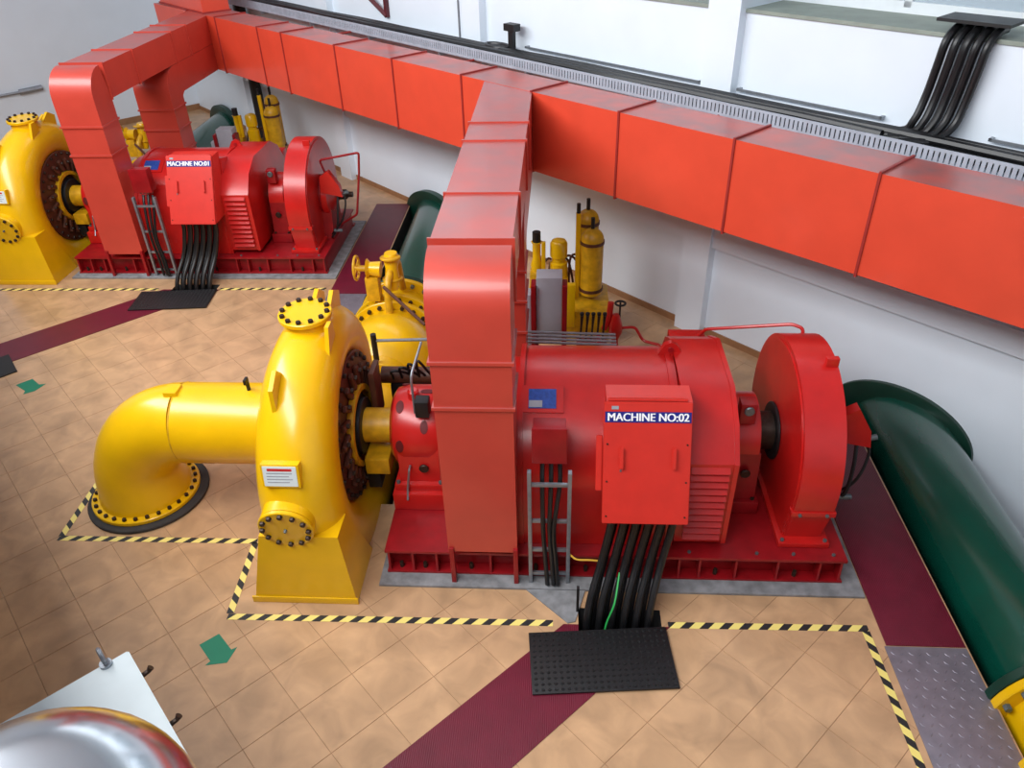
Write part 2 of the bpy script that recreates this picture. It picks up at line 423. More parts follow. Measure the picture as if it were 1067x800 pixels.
def branch(label):
    X0, X1 = -1.04, -.37; F, D = 5.2, .52; zb = 2.93
    kj = kd(8.0)+.02
    t = thing('branch_duct', label, 'duct', (-.7, 5.45, .4))
    def yj(x): return kj-x
    def seg(yz, nm='duct_section', m='branch', e=0):
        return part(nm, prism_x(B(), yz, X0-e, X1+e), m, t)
    seg([(F, .44), (F, 2.16), (F+D, 2.16), (F+D, .44)])
    seg([(F, 2.165), (F, 2.615), (F+D, 2.615), (F+D, 2.165)])
    r = .42; arc = [(F+r-r*math.cos(a*PI/16), ZT-r+r*math.sin(a*PI/16)) for a in range(9)]
    seg([(F, 2.62)]+arc+[(F+r+.1, zb), (F+D, zb-.03), (F+D, 2.62)], 'elbow')
    ys = [F+r+.1, 6.74, 8.3, 8.98]
    for a, b in zip(ys[:-1], ys[1:]): seg([(a, zb), (a, ZT), (b-.005, ZT), (b-.005, zb)])
    # last length, cut slantwise where it meets the main duct
    a = 8.98
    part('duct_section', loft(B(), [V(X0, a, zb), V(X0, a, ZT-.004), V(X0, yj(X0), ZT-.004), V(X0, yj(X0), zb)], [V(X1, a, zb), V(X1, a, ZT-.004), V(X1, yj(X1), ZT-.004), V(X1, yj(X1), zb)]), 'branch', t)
    # rear riser with its own bend, running under the front branch
    R, RD = 7.66, .52; r2 = .4; z2 = zb-.006
    arc2 = [(R+r2-r2*math.cos(a*PI/16), z2-r2+r2*math.sin(a*PI/16)) for a in range(9)]
    for z0, z1 in ((.02, 1.45), (1.455, 1.85), (1.855, 2.22)): seg([(R, z0), (R, z1), (R+RD, z1), (R+RD, z0)])
    seg([(R, 2.225)]+arc2+[(R+RD+.1, z2), (R+RD+.1, ZB), (R+RD, ZB-.06), (R+RD, 2.225)], 'elbow')
    a = R+RD+.1
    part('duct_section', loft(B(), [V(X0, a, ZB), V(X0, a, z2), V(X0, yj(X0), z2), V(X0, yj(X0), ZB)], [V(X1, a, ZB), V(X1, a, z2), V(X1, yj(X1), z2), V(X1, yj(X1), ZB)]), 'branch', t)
    e = .02
    for z in (2.16, 2.615): part('seam_flange', box(B(), X0-e, X1+e, F-e, F+D+e, z-.012, z+.017), 'branch', t)
    for z in (1.45, 1.85, 2.22): part('seam_flange', box(B(), X0-e, X1+e, R-e, R+RD+e, z-.012, z+.017), 'branch', t)
    for y in (F+r+.1, 6.74, 8.3, 8.98): part('seam_flange', box(B(), X0-e, X1+e, y-.012, y+.012, zb-e, ZT+e), 'branch', t)
    for x in (X0+.03, X1-.02): part('support_leg', bbox(x-.02, x+.025, F-.03, F+.04, .003, .5, .004), 'red_dark', t)
    return t
br2 = branch('red arched duct standing in front of the nearer machine, left of its numbered box')
copy_tree(br2, OFF, 'red arched duct rising over the far machine at upper left')

# ================================================================== CABLE TRAY ON THE WALL
tr = thing('cable_tray', 'galvanised perforated cable tray fixed along the white wall behind the duct', 'cable tray', WP(8, 11.9, 3.36))
KT0, KT1 = 11.42, 12.2; T0, T1 = -3.0, 19.3
bm = B(); wbox(bm, T0, T1, KT0, KT0+.012, 3.37, 3.40); wbox(bm, T0, T1, KT0, KT0+.012, 3.50, 3.53)
part('side_rail', bm, 'tray', tr)
bm = B(); s = T0
while s < T1: wbox(bm, s, s+.04, KT0, KT0+.01, 3.40, 3.50); s += .055
part('perforated_web', bm, 'tray', tr, kind='stuff')
part('tray_floor', wbox(B(), T0, T1, KT0+.012, KT1, 3.36, 3.372), 'tray', tr)
part('side_rail', wbox(B(), T0, T1, KT1, KT1+.012, 3.36, 3.48), 'tray', tr)
for s in (-2, 0.4, 2.5, 4.6, 6.7, 8.8, 10.9, 13, 15.1, 17.2): part('bracket', wbox(B(), s, s+.05, KT0+.02, KW+.02, 3.30, 3.36), 'steel', tr)
for i, (k, z, a, b) in enumerate(((11.62, 3.425, 3.4, 19), (11.74, 3.425, T0, 19), (11.86, 3.425, 3.5, 19), (11.98, 3.425, T0, 19), (12.10, 3.425, T0, 19), (11.68, 3.50, 3.5, 19), (11.82, 3.505, T0, 19), (11.95, 3.50, T0, 19))):
    pts = [WP(a+(b-a)*j/30, k+.02*math.sin(j*1.7+i), z+.004*math.sin(j*.9+i)) for j in range(31)]
    solo('tray_cable', sweep(B(), pts, .045, 8), 'cable', 'black cable lying lengthwise in the wall cable tray', 'cable', 'cables lying in the wall tray')
# vertical bunch of cables from the tray up to the window ledge
for i in range(5):
    base = 2.90+i*.098
    pts = smooth_path([WP(base+.40+.05*i, 11.62+.07*i, 3.47), WP(base+.14, 11.85+.05*i, 3.49), WP(base+.03, 12.06, 3.62), WP(base, 12.14, 3.85), WP(base-.03, 12.14, 4.15), WP(base-.05, 12.15, 4.38), WP(base-.07, 12.3, 4.49), WP(base-.07, 12.55, 4.50)], 6)
    pos = ('leftmost', 'second from left', 'in the middle', 'second from right', 'rightmost')[4-i]
    solo('riser_cable', sweep(B(), pts, .041, 10), 'cable', 'black cable climbing the wall to the ledge, %s' % pos, 'cable', 'cables climbing the wall')
solo('cable_cover', wbox(B(), 2.70, 3.38, 12.12, 12.7, 4.555, 4.585), 'black', 'black flat cover plate over the cable bunch on the window ledge', 'cover')
# shelf-like rails against the wall above the tray
for a, b, lab in ((3.7, 5.55, 'thin grey angle rail on the wall left of the cable bunch'), (6.1, 9.4, 'thin grey angle rail on the wall above the middle of the tray'), (-1.5, 2.6, 'thin grey angle rail on the wall right of the cable bunch')):
    bm = B(); wbox(bm, a, b, KW-.12, KW-.10, 3.53, 3.56); wbox(bm, a, a+.03, KW-.12, KW, 3.53, 3.56); wbox(bm, b-.03, b, KW-.12, KW, 3.53, 3.56)
    solo('wall_rail', bm, 'steel', lab, 'rail')
# camera-like black clutter on the tray
t = thing('cable_clamp', 'black cable coil with an upright clamp on the tray left of the middle', 'clamp', WP(9.8, 12, 3.44))
bm = B()
for r in (.13, .17): sweep(bm, [WP(9.85+r*1.5*math.cos(a*PI/10), 11.95+r*math.sin(a*PI/10), 3.5+.03*(r > .15)) for a in range(20)]+[WP(9.85+r*1.5, 11.95, 3.5)], .035, 8)
part('coil', bm, 'cable', t); part('post', bbox(*[0]*0) if 0 else wbox(B(), 9.5, 9.6, 11.95, 12.05, 3.46, 3.78), 'black', t); part('head', wbox(B(), 9.43, 9.66, 11.9, 12.1, 3.78, 3.88), 'black', t)
# maroon bracket on the wall
t = thing('wall_bracket', 'maroon steel angle bracket on the upper white wall at top left', 'bracket', WP(13.3, 12.25, 3.6))
bm = B(); sweep(bm, [WP(13.2, KW-.06, 3.58), WP(13.2, KW-.06, 4.6)], .05, 4); part('upright', bm, 'bracket', t)
bm = B(); sweep(bm, [WP(13.2, KW-.08, 3.6), WP(14.6, KW-.5, 4.6)], .05, 4); part('brace', bm, 'bracket', t)
bm = B(); sweep(bm, [WP(13.2, KW-.06, 4.6), WP(14.6, KW-.5, 4.6)], .05, 4); part('arm', bm, 'bracket', t)
solo('wall_conduit', cyl(B(), WP(10.9, KW-.2-.03, 3.38), WP(10.9, KW-.23, 5.5), .018, seg=8), 'steel', 'thin vertical conduit on the white wall above the tray', 'conduit')
solo('downpipe', cyl(B(), WP(19.25, KW-.26, .02), WP(19.25, KW-.26, 3.3), .14, seg=12), 'black', 'dark vertical pipe against the wall behind the far machine', 'pipe')
t = thing('wall_lamp', 'slim grey lamp arm on the pale end wall at the left edge', 'lamp', (-13.9, 19.75, 1.2))
part('arm', sweep(B(), [V(*uv(UEND+.06, 3.0), 1.28), V(*uv(UEND+.06, 4.35), 1.30)], .035, 8), 'steel', t); part('head', sweep(B(), [V(*uv(UEND+.06, 4.2), 1.30), V(*uv(UEND+.06, 4.75), 1.32)], .07, 8), 'steel', t)

# ================================================================== FLOOR FINISHES
def slab(x0, x1, y0, y1, z0, z1, bev=.004): return bbox(x0, x1, y0, y1, z0, z1, bev)
two = []                                                    # things to repeat at the far machine: (object, label)
three = []
pl = solo('machine_plinth', slab(-1.76, 2.98, 5.12, 7.66, .001, .03), 'conc', 'low grey concrete plinth under the nearer red machine', 'plinth'); two.append((pl, 'low grey concrete plinth under the far red machine'))
# burgundy trench covers
def tstrip(u0, u1, v0, v1, z0, z1):
    return loft(B(), [V(*uv(u, v), z0) for u, v in ((u0, v0), (u1, v0), (u1, v1), (u0, v1))], [V(*uv(u, v), z1) for u, v in ((u0, v0), (u1, v0), (u1, v1), (u0, v1))])
a = B()
def strip_poly(vend): # end cut along the machine front
    u0, u1 = -3.28, -2.58
    ye = 4.72
    pts = [uv(u0, vend), uv(u1, vend)]
    v1 = ye/S2+u1; v0 = ye/S2+u0
    pts += [uv(u1, v1), uv(u0, v0)]; return pts
P_ = strip_poly(-1.0); P_ = minus(P_, holes[[h[1]-h[0] < 1 and abs(h[2]-4.55) < .01 for h in holes].index(True)])
bm = B()
for p in P_: loft(bm, [V(x, y, .001) for x, y in p], [V(x, y, .008) for x, y in p])
o = solo('trench_cover', bm, 'burg', 'burgundy ribbed floor strip running diagonally out from the nearer machine', 'floor strip'); two.append((o, 'burgundy ribbed floor strip running diagonally out from the far machine'))
o = solo('trench_cover', slab(3.0, 3.70, 4.585, 8.6, .001, .012), 'burg', 'burgundy floor strip beside the green pipe at right', 'floor strip')
copy_tree(o, OFF, 'burgundy floor strip beyond the far machine, beside the middle green pipe')
# checker plates
def checker(label):
    t = thing('checker_plate', label, 'floor plate', (3.3, 3.4, 0))
    part('plate', slab(2.98, 3.70, 2.2, 4.575, .001, .010), 'plate', t); bm = B()
    for i in range(9):
        for j in range(27):
            x = 3.03+i*.078+(.039 if j % 2 else 0); y = 2.26+j*.086
            a = PI/4 if (i+j) % 2 else -PI/4; mt = Matrix.Translation((x, y, .010)) @ Matrix.Rotation(a, 4, 'Z')
            if x < 3.68: loft(bm, [mt @ V(*q, 0) for q in ((-.026, 0), (0, -.009), (.026, 0), (0, .009))], [mt @ V(q[0]*.6, q[1]*.6, .004) for q in ((-.026, 0), (0, -.009), (.026, 0), (0, .009))])
    part('tread_pattern', bm, 'plate', t, kind='stuff'); return t
ck = checker('grey raised-pattern steel plate beside the yellow flange at lower right')
copy_tree(ck, OFF, 'grey raised-pattern steel plate in front of the middle burgundy strip')
# black rubber mats
def mat_thing(label):
    t = thing('rubber_mat', label, 'mat', (.42, 4.3, 0)); mt = Matrix.Translation((.42, 4.33, 0)) @ Matrix.Rotation(math.radians(5), 4, 'Z')
    bm = bbox(-.64, .64, -.32, .32, .012, .03, .004); bmesh.ops.transform(bm, matrix=mt, verts=bm.verts[:]); part('sheet', bm, 'black', t)
    bm = B()
    for i in range(22):
        for j in range(11):
            x, y = -.6+i*.0571, -.285+j*.057
            loft(bm, [mt @ V(x+.017*math.cos(k*PI/3), y+.017*math.sin(k*PI/3), .03) for k in range(6)], [mt @ V(x+.011*math.cos(k*PI/3), y+.011*math.sin(k*PI/3), .037) for k in range(6)])
    part('studs', bm, 'black', t, kind='stuff'); return t
mt2 = mat_thing('black studded rubber mat in front of the numbered box of the nearer machine'); two.append((mt2, 'black rubber mat in front of the far machine'))
solo('rubber_mat', loft(B(), [V(x, y, .002) for x, y in ((-8.6, 8.95), (-8.22, 9.34), (-7.82, 8.9), (-8.2, 8.5))], [V(x, y, .02) for x, y in ((-8.6, 8.95), (-8.22, 9.34), (-7.82, 8.9), (-8.2, 8.5))]), 'black', 'black mat at the left edge where the far strip ends', 'mat')
# hazard tape
def tape(p, q, label, far):
    p, q = V(*p, 0), V(*q, 0); d = (q-p).normalized(); L_ = (q-p).length
    b_ = box(B(), 0, L_, -.035, .035, .0008, .0032); me = finish(b_, 'hazard_tape'); me.materials.append(M['tape'])
    o = bpy.data.objects.new('hazard_tape', me); col.objects.link(o); o.location = p; o.rotation_euler = (0, 0, math.atan2(d.y, d.x))
    o['label'] = label; o['category'] = 'floor tape'
    if far: two.append((o, far))
tape((-3.16, 4.70), (-.02, 4.73), 'black and yellow floor tape in front of the nearer turbine', 'black and yellow floor tape in front of the far turbine')
tape((1.06, 4.745), (2.90, 4.77), 'black and yellow floor tape right of the studded mat', 'black and yellow floor tape in front of the far flywheel')
tape((2.87, 4.74), (2.92, 1.2), 'black and yellow floor tape beside the grey raised-pattern plate', None)
tape((-3.15, 4.74), (-3.21, 5.67), 'short black and yellow floor tape left of the nearer turbine foot', None)
tape((-3.2, 5.69), (-5.40, 5.67), 'black and yellow floor tape in front of the bent yellow pipe', None)
tape((-5.38, 5.70), (-5.42, 6.75), 'short black and yellow floor tape left of the bent yellow pipe', None)
def poly_flat(pts, z0, z1): return loft(B(), [V(x, y, z0) for x, y in pts], [V(x, y, z1) for x, y in pts])
solo('floor_arrow', poly_flat([(-3.31, 4.37), (-3.17, 4.50), (-2.99, 4.33), (-2.945, 4.36), (-2.98, 4.19), (-3.17, 4.155), (-3.14, 4.20)], .0008, .003), 'arrow', 'green vinyl arrow on the tiles in front of the nearer turbine', 'floor arrow')
solo('floor_arrow', poly_flat([(-7.64, 8.56), (-7.49, 8.72), (-7.31, 8.58), (-7.22, 8.6), (-7.28, 8.42), (-7.40, 8.34), (-7.42, 8.42)], .0008, .003), 'arrow', 'small green vinyl arrow on the tiles near the left edge', 'floor arrow')
# grey concrete wedge in front of the plinth
o = solo('concrete_patch', poly_flat([(-.32, 5.15), (.3, 5.15), (.19, 4.75), (.12, 4.73)], .0012, .012), 'conc', 'grey concrete patch between the cable ladder and the floor strip', 'floor patch')

# ================================================================== MACHINE
YA, ZA = 6.4, 1.05
# ---- base frame
def base_frame(label):
    t = thing('base_frame', label, 'machine base', (.54, 6.4, .03)); z0, z1 = .03, .34
    x0, x1, y0, y1 = -1.70, 2.80, 5.28, 7.5
    part('top_plate', slab(x0, x1, y0, y1, z1-.035, z1, .006), 'red_dark', t)
    part('front_web', slab(x0+.02, x1-.02, y0+.13, y0+.16, z0, z1-.035), 'red_dark', t)
    part('back_web', slab(x0+.02, x1-.02, y1-.16, y1-.13, z0, z1-.035), 'red_dark', t)
    for x in (x0+.02, x1-.05): part('end_web', slab(x, x+.03, y0+.161, y1-.161, z0, z1-.036), 'red_dark', t)
    part('bottom_flange', slab(x0, x1, y0, y0+.129, z0, z0+.025), 'red_dark', t)
    part('bottom_flange', slab(x0, x1, y1-.129, y1, z0, z0+.025), 'red_dark', t)
    for x in (-1.68, -1.44, -1.2, -.66, -.40, .1, .45, 1.2, 1.4, 1.75, 2.15, 2.55, 2.75):
        part('stiffener', loft(B(), [V(x, y0+.005, z0+.026), V(x, y0+.128, z0+.026), V(x, y0+.128, z1-.036), V(x, y0+.02, z1-.036)], [V(x+.022, y0+.005, z0+.026), V(x+.022, y0+.128, z0+.026), V(x+.022, y0+.128, z1-.036), V(x+.022, y0+.02, z1-.036)]), 'red_dark', t)
    for x in (-1.56, -1.32, -.85, -.2, .3, .8, 1.58, 2.35): bolt(t, (x, y0+.065, z0+.025), (0, 0, 1), .022, .07, 'bolt')
    for x in (1.3, 1.95, 2.3, 2.68): bolt(t, (x, y0+.07, z1), (0, 0, 1), .018, .02, 'bolt_grey')
    return t
bf = base_frame('red steel base frame under the nearer machine'); two.append((bf, 'red steel base frame under the far machine'))
# ---- drive end bearing
def bearing(label):
    t = thing('bearing_pedestal', label, 'bearing', (-1.48, YA, .34))
    part('sole_block', slab(-1.80+.1, -1.14, 5.86, 6.94, .342, .56, .02), 'red', t)
    part('foot', slab(-1.68, -1.16, 5.92, 6.88, .56, .64, .015), 'red', t)
    part('lower_body', prism_x(B(), [(5.98, .641), (5.98, .95), (6.0, ZA), (6.8, ZA), (6.82, .95), (6.82, .641)], -1.62, -1.2), 'red', t)
    bm = B(); n = 14
    prof = [(-1.70, .20), (-1.70, .34), (-1.66, .40), (-1.56, .43), (-1.30, .43), (-1.20, .40), (-1.16, .33)]
    lathe(bm, [(x+1.7, r) for x, r in prof], (-1.70, YA, ZA+.01), (1, 0, 0), 40); hs_ = part('housing', bm, 'red', t)
    for a in (62, 90, 118, 146, 174):                # hand holes as thin discs, the shade inside painted dark red
        c = math.cos(math.radians(a)); s = math.sin(math.radians(a))
        for x in (-1.585, -1.33):
            if (a//28) % 2 == (x > -1.5):
                ctr = V(x, YA-.43*math.sin(math.radians(a-90)) if 0 else YA+.43*c, ZA+.01+.43*s); nrm = V(0, c, s)
                b_ = B(); mt = Matrix.Translation(ctr-nrm*.008) @ nrm.to_track_quat('Z', 'X').to_matrix().to_4x4()
                lathe(b_, [(0, .05), (.010, .05), (.011, .046)], (0, 0, 0), (0, 0, 1), 16); bmesh.ops.scale(b_, vec=(1.4, .8, 1), verts=b_.verts[:]); bmesh.ops.transform(b_, matrix=mt, verts=b_.verts[:]); part('hand_hole', b_, 'hole_shade', hs_)
    for y in (5.95, 6.3, 6.55, 6.85):
        for x in (-1.64, -1.2): bolt(t, (x, y, .64), (0, 0, 1), .022, .03, 'bolt_grey')
    part('oil_sight', disc(B(), (-1.36, 5.975, .83), (0, -1, 0), .05, .03, 16), 'bolt', t)
    part('sensor', bbox(-1.40, -1.26, 6.02, 6.16, 1.43, 1.62, .015), 'black', t)
    part('probe_pipe', sweep(B(), rounded([(-1.42, 6.12, 1.42), (-1.42, 6.12, 1.86), (-1.36, 6.5, 2.02)], .08), .013, 8), 'steel', t)
    part('oil_pipe', sweep(B(), rounded([(-1.5, 5.97, .86), (-1.5, 5.9, .86), (-1.54, 5.9, .6), (-1.54, 5.84, .5)], .03), .012, 8), 'steel', t)
    part('cap', lathe(B(), [(0, .06), (.08, .06), (.1, .04)], (-1.46, YA-.08, 1.47), (0, 0, 1), 16), 'red', t)
    return t
be = bearing('red bearing pedestal with hand holes between the yellow shaft and the nearer duct'); two.append((be, 'red bearing pedestal between the shaft and the far duct'))
# ---- shaft
def shaft(label):
    t = thing('turbine_shaft', label, 'shaft', (-1.9, YA, ZA))
    part('shaft_body', cyl(B(), (-2.1, YA, ZA), (-1.69, YA, ZA), .185, seg=32), 'yellow_old', t)
    part('gland_ring', disc(B(), (-2.09, YA, ZA), (1, 0, 0), .30, .07), 'black', t)
    part('water_box', bbox(-2.02, -1.76, 6.12, 6.5, .60, .80, .02), 'yellow_old', t); part('drain_bracket', bbox(-2.04, -1.9, 6.2, 6.6, .34, .6, .01), 'black', t)
    part('shaft_guard', bbox(-1.99, -1.93, 6.62, 6.9, .95, 1.55, .008), 'brown', t)
    return t
sh = shaft('yellow shaft between the nearer turbine and its red bearing'); two.append((sh, 'yellow shaft between the far turbine and its bearing'))
# ---- generator
GR = .97
def generator(label):
    t = thing('generator', label, 'generator', (.6, YA, .34))
    def prof(r, zb=.345, fl=1.0):
        n = 28; pts = [(YA-r, zb)]
        pts += [(YA-r*math.cos(a*PI/n), ZA+(r-.16)*math.sin(a*PI/n)) for a in range(n+1)]
        return pts+[(YA+r, zb)]
    part('stator_shell', prism_x(B(), prof(GR), -.36, 1.14), 'red', t)
    for x in (-.37, 1.06): part('shell_band', prism_x(B(), prof(GR+.02, .346), x, x+.05), 'red', t)
    part('end_shield', prism_x(B(), prof(GR-.12, .347), -.62, -.375), 'red', t)
    # hood with louvres at the flywheel end
    hood = [(5.42, .42), (5.40, 1.42), (5.62, 1.70), (5.98, 1.88), (6.82, 1.88), (7.18, 1.70), (7.40, 1.42), (7.38, .42)]
    bm = B(); prism_x(bm, hood, 1.15, 1.64); hd = part('end_hood', bm, 'red', t)
    part('hood_rim', loft(B(), [V(1.60, y, z) for y, z in [(YA+(y-YA)*1.012, ZA+(z-ZA)*1.012) for y, z in hood]], [V(1.645, y, z) for y, z in [(YA+(y-YA)*1.012, ZA+(z-ZA)*1.012) for y, z in hood]]), 'red', hd)
    for k in range(11):
        z = .50+k*.083
        part('louvre', loft(B(), [V(1.22, 5.42, z+.07), V(1.22, 5.355, z+.012), V(1.22, 5.36, z), V(1.22, 5.425, z)], [V(1.57, 5.42, z+.07), V(1.57, 5.355, z+.012), V(1.57, 5.36, z), V(1.57, 5.425, z)]), 'red', hd)
    # lifting lugs
    for x in (1.12,):
        bm = B(); loft(bm, [V(x+a, YA-.03+.2, z) for a, z in ((-.14, 1.82), (.14, 1.82), (.06, 1.96), (0, 1.99), (-.06, 1.96))], [V(x+a, YA+.03+.2, z) for a, z in ((-.14, 1.82), (.14, 1.82), (.06, 1.96), (0, 1.99), (-.06, 1.96))]); lg = part('lifting_lug', bm, 'red', t)
        part('lug_eye', disc(B(), (x, YA-.032+.2, 1.91), (0, -1, 0), .03, .008, 14, .002), 'red_dark', lg)
    part('rear_box', bbox(1.24, 1.64, 7.41, 7.62, 1.0, 1.53, .015), 'red', t)
    # name plate tilted on the shell
    th = math.radians(120); c, s = math.cos(th), math.sin(th); ctr = V(-.14, YA+GR*c, ZA+(GR-.16)*s); nrm = V(0, c, s); up = V(0, s*1, -c) if 0 else V(0, -c*0+s, -c)
    mt = Matrix((( 1, 0, 0, ctr.x), (0, up.y, nrm.y, ctr.y), (0, up.z, nrm.z, ctr.z), (0, 0, 0, 1)))
    bm = box(B(), -.20, .20, -.14, .14, -.02, .02, mt); fr = part('plate_frame', bm, 'red', t)
    part('name_plate', box(B(), -.13, .13, -.1, .1, .019, .026, mt), 'blue_pl', fr)
    part('plate_print', box(B(), -.125, .0, -.09, -.02, .026, .028, mt), 'grey_print', fr)
    return t
ge = generator('red cylindrical generator of the nearer machine with louvred hood'); two.append((ge, 'red cylindrical generator of the far machine with louvred hood'))
# ---- terminal box with sign
CF0, CT0 = V(0, 5.0, 1.08), V(0, 5.44, 2.07)
cu_ = (CT0-CF0).normalized(); cn = V(0, -cu_.z, cu_.y); CH = (CT0-CF0).length
def cab_m(x, h, d): # point on the slanted face
    return V(x, 0, 0)+CF0+cu_*h+cn*d
def cab_box(x0, x1, h0, h1, d0, d1, bev=0):
    bm = loft(B(), [cab_m(x, h, d0) for x, h in ((x0, h0), (x1, h0), (x1, h1), (x0, h1))], [cab_m(x, h, d1) for x, h in ((x0, h0), (x1, h0), (x1, h1), (x0, h1))])
    if bev: bmesh.ops.bevel(bm, geom=bm.edges[:], offset=bev, segments=2, affect='EDGES')
    return bm
def terminal_box(label, txt):
    t = thing('terminal_box', label, 'terminal box', (.78, 5.2, 1.08))
    part('body', prism_x(B(), [(5.02, 1.085), (5.46, 2.065), (5.72, 2.065), (5.44, 1.085)], .43, 1.17), 'red_cab', t)
    # side skirts reaching back to the shell
    part('side_skirt', prism_x(B(), [(5.42, 1.0), (5.7, 1.95), (5.95, 1.9), (5.46, .8)], 1.06, 1.2), 'red', t)
    dr = part('door', cab_box(.405, 1.165, -.01, CH+.01, -.012, .028, .006), 'red_cab', t)
    part('canopy', cab_box(.44, 1.13, CH+.012, CH+.03, -.12, -.01, .006), 'red_cab', t)
    part('hinge_strip', cab_box(.345, .40, .28, .78, -.06, -.01, .006), 'red_cab', t)
    for x in (.565, 1.02):
        h = part('handle', bbox(*[0]*0) if 0 else cab_box(x-.02, x+.02, .50, .70, .045, .066, .008), 'red_cab', dr)
        for hh in (.53, .66): part('handle_post', cab_box(x-.012, x+.012, hh-.02, hh+.02, .028, .045), 'red_cab', dr)
    part('keyhole', cab_box(.552, .566, .47, .49, .028, .036), 'bolt_grey', dr)
    for x in (.44, 1.13):
        for hh in (.06, .38, .72): bolt(dr, cab_m(x, hh, .028), cn, .009, .008, 'bolt')
    sg = part('sign_strip', cab_box(.415, 1.155, .915, 1.01, .029, .032), 'blue', t, 'dark blue sign strip')
    me = text_mesh(txt, .108, .002, 'lettering', 'lettering', .0035)
    xs = [v.co.x for v in me.vertices]; w = max(xs)-min(xs); k = .70/w
    o = bpy.data.objects.new('lettering', me); col.objects.link(o); o.parent = t
    c = cab_m(.785, .96, .0345)-ORG[t.name]
    o.matrix_local = Matrix(((k, 0, 0, c.x), (0, cu_.y*.92, cn.y, c.y), (0, cu_.z*.92, cn.z, c.z), (0, 0, 0, 1))); o['label'] = 'white lettering '+txt
    part('tag', cab_box(.47, .53, 1.03, 1.06, .029, .032), 'grey_print', t)
    for i in range(6): part('cable_gland', lathe(B(), [(0, .034), (.03, .034), (.035, .028), (.06, .028)], (.52+i*.112, 5.16, 1.09), (0, 0, -1), 12), 'white' if i < 5 else 'bolt_grey', t)
    return t
tb2 = terminal_box('red terminal box with the MACHINE NO:02 sign', 'MACHINE NO:02')
tb1 = terminal_box('pale-glinting red terminal box on the far machine', 'MACHINE NO:01'); tb1.location = tb1.location+OFF
# ---- power cables under the box
pos6 = ('leftmost', 'second from left', 'third from left', 'third from right', 'second from right', 'rightmost')
for i in range(6):
    x0 = .52+i*.112; x1 = .30+i*.115
    pts = smooth_path([(x0, 5.16, 1.035), (x0-.02, 5.15, .85), (x0-.09, 5.06, .5), (x1+.03, 4.86, .2), (x1, 4.76, -.02), (x1-.01, 4.74, -.4)], 6)
    o = solo('power_cable', sweep(B(), pts, .036, 10), 'cable', 'black power cable under the MACHINE NO:02 box, '+pos6[i]+' of six', 'cable', 'power cables of the nearer machine')
    o['group'] = 'power cables of the nearer machine'
    c = copy_tree(o, OFF, 'black power cable under the far terminal box, '+pos6[i]+' of six'); c['group'] = 'power cables of the far machine'
pos5 = ('leftmost', 'second from left', 'middle one', 'second from right', 'rightmost')
for i in range(5):
    x0 = .57+i*.112; x1 = .36+i*.115
    pts = smooth_path([(x0, 5.24, 1.075), (x0-.03, 5.22, .8), (x0-.10, 5.12, .5), (x1+.03, 4.92, .2), (x1, 4.84, -.02), (x1-.01, 4.82, -.4)], 6)
    o = solo('power_cable', sweep(B(), pts, .03, 8), 'cable', 'black power cable in the rear row under the nearer box, '+pos5[i], 'cable', 'rear row of power cables of the nearer machine')
    c = copy_tree(o, OFF, 'black power cable in the rear row under the far box, '+pos5[i]); c['group'] = 'rear row of power cables of the far machine'
o = solo('earth_wire', sweep(B(), smooth_path([(.60, 5.0, .42), (.55, 4.78, .25), (.48, 4.70, .06), (.46, 4.66, -.1)], 6), .009, 6), 'wire_g', 'thin green earth wire hanging among the black power cables', 'wire')
o = solo('loose_wire', sweep(B(), smooth_path([(.13, 5.22, .42), (.2, 5.17, .40), (.32, 5.16, .405), (.45, 5.17, .39), (.5, 5.22, .40)], 5), .010, 6), 'wire_y', 'thin yellow wire running from the cable ladder to the cables', 'wire')
o = solo('pit_upright', bbox(.20, .225, 4.86, 4.90, .002, .34, .004), 'black', 'thin dark upright at the left rear of the nearer cable pit', 'post')
# ---- junction box, cable ladder, its cables
def jbox(label):
    t = thing('junction_box', label, 'junction box', (-.07, 5.35, 1.5))
    part('body', bbox(-.21, .08, 5.28, 5.44, 1.53, 1.90, .01), 'red_dark', t); part('cover', bbox(-.22, .09, 5.255, 5.28, 1.52, 1.91, .008), 'red_dark', t)
    for i in range(4): part('cable_gland', cyl(B(), (-.16+i*.065, 5.35, 1.53), (-.16+i*.065, 5.35, 1.48), .02, seg=10), 'bolt_grey', t)
    return t
jb = jbox('small dark red junction box above the cable ladder of the nearer machine'); two.append((jb, 'small dark red junction box above the ladder of the far machine'))
def ladder(label):
    t = thing('cable_ladder', label, 'cable ladder', (-.06, 5.2, .03))
    for x in (-.245, .12): part('ladder_rail', bbox(x-.018, x+.018, 5.19, 5.25, .032, 1.46, .004), 'steel', t)
    for z in (.14, .47, .85, 1.3): part('rung', bbox(-.227, .102, 5.21, 5.24, z-.018, z+.018, .004), 'steel', t)
    return t
la = ladder('grey steel cable ladder below the small junction box of the nearer machine'); two.append((la, 'grey steel cable ladder below the junction box of the far machine'))
for i, (xa, xb) in enumerate(((-.13, -.10), (-.05, -.04), (.03, .0))):
    o = solo('control_cable', sweep(B(), smooth_path([(xa, 5.35, 1.45), (xa, 5.27, 1.25), (xb-.02, 5.17, .8), (xb, 5.17, .4), (xb+.02, 5.15, .06)], 6), .022, 8), 'cable', 'thin black control cable on the ladder of the nearer machine, %s of three' % ('left', 'middle', 'right')[i], 'cable', 'control cables on the nearer ladder')
    c = copy_tree(o, OFF, 'thin black control cable on the far ladder, %s of three' % ('left', 'middle', 'right')[i]); c['group'] = 'control cables on the far ladder'
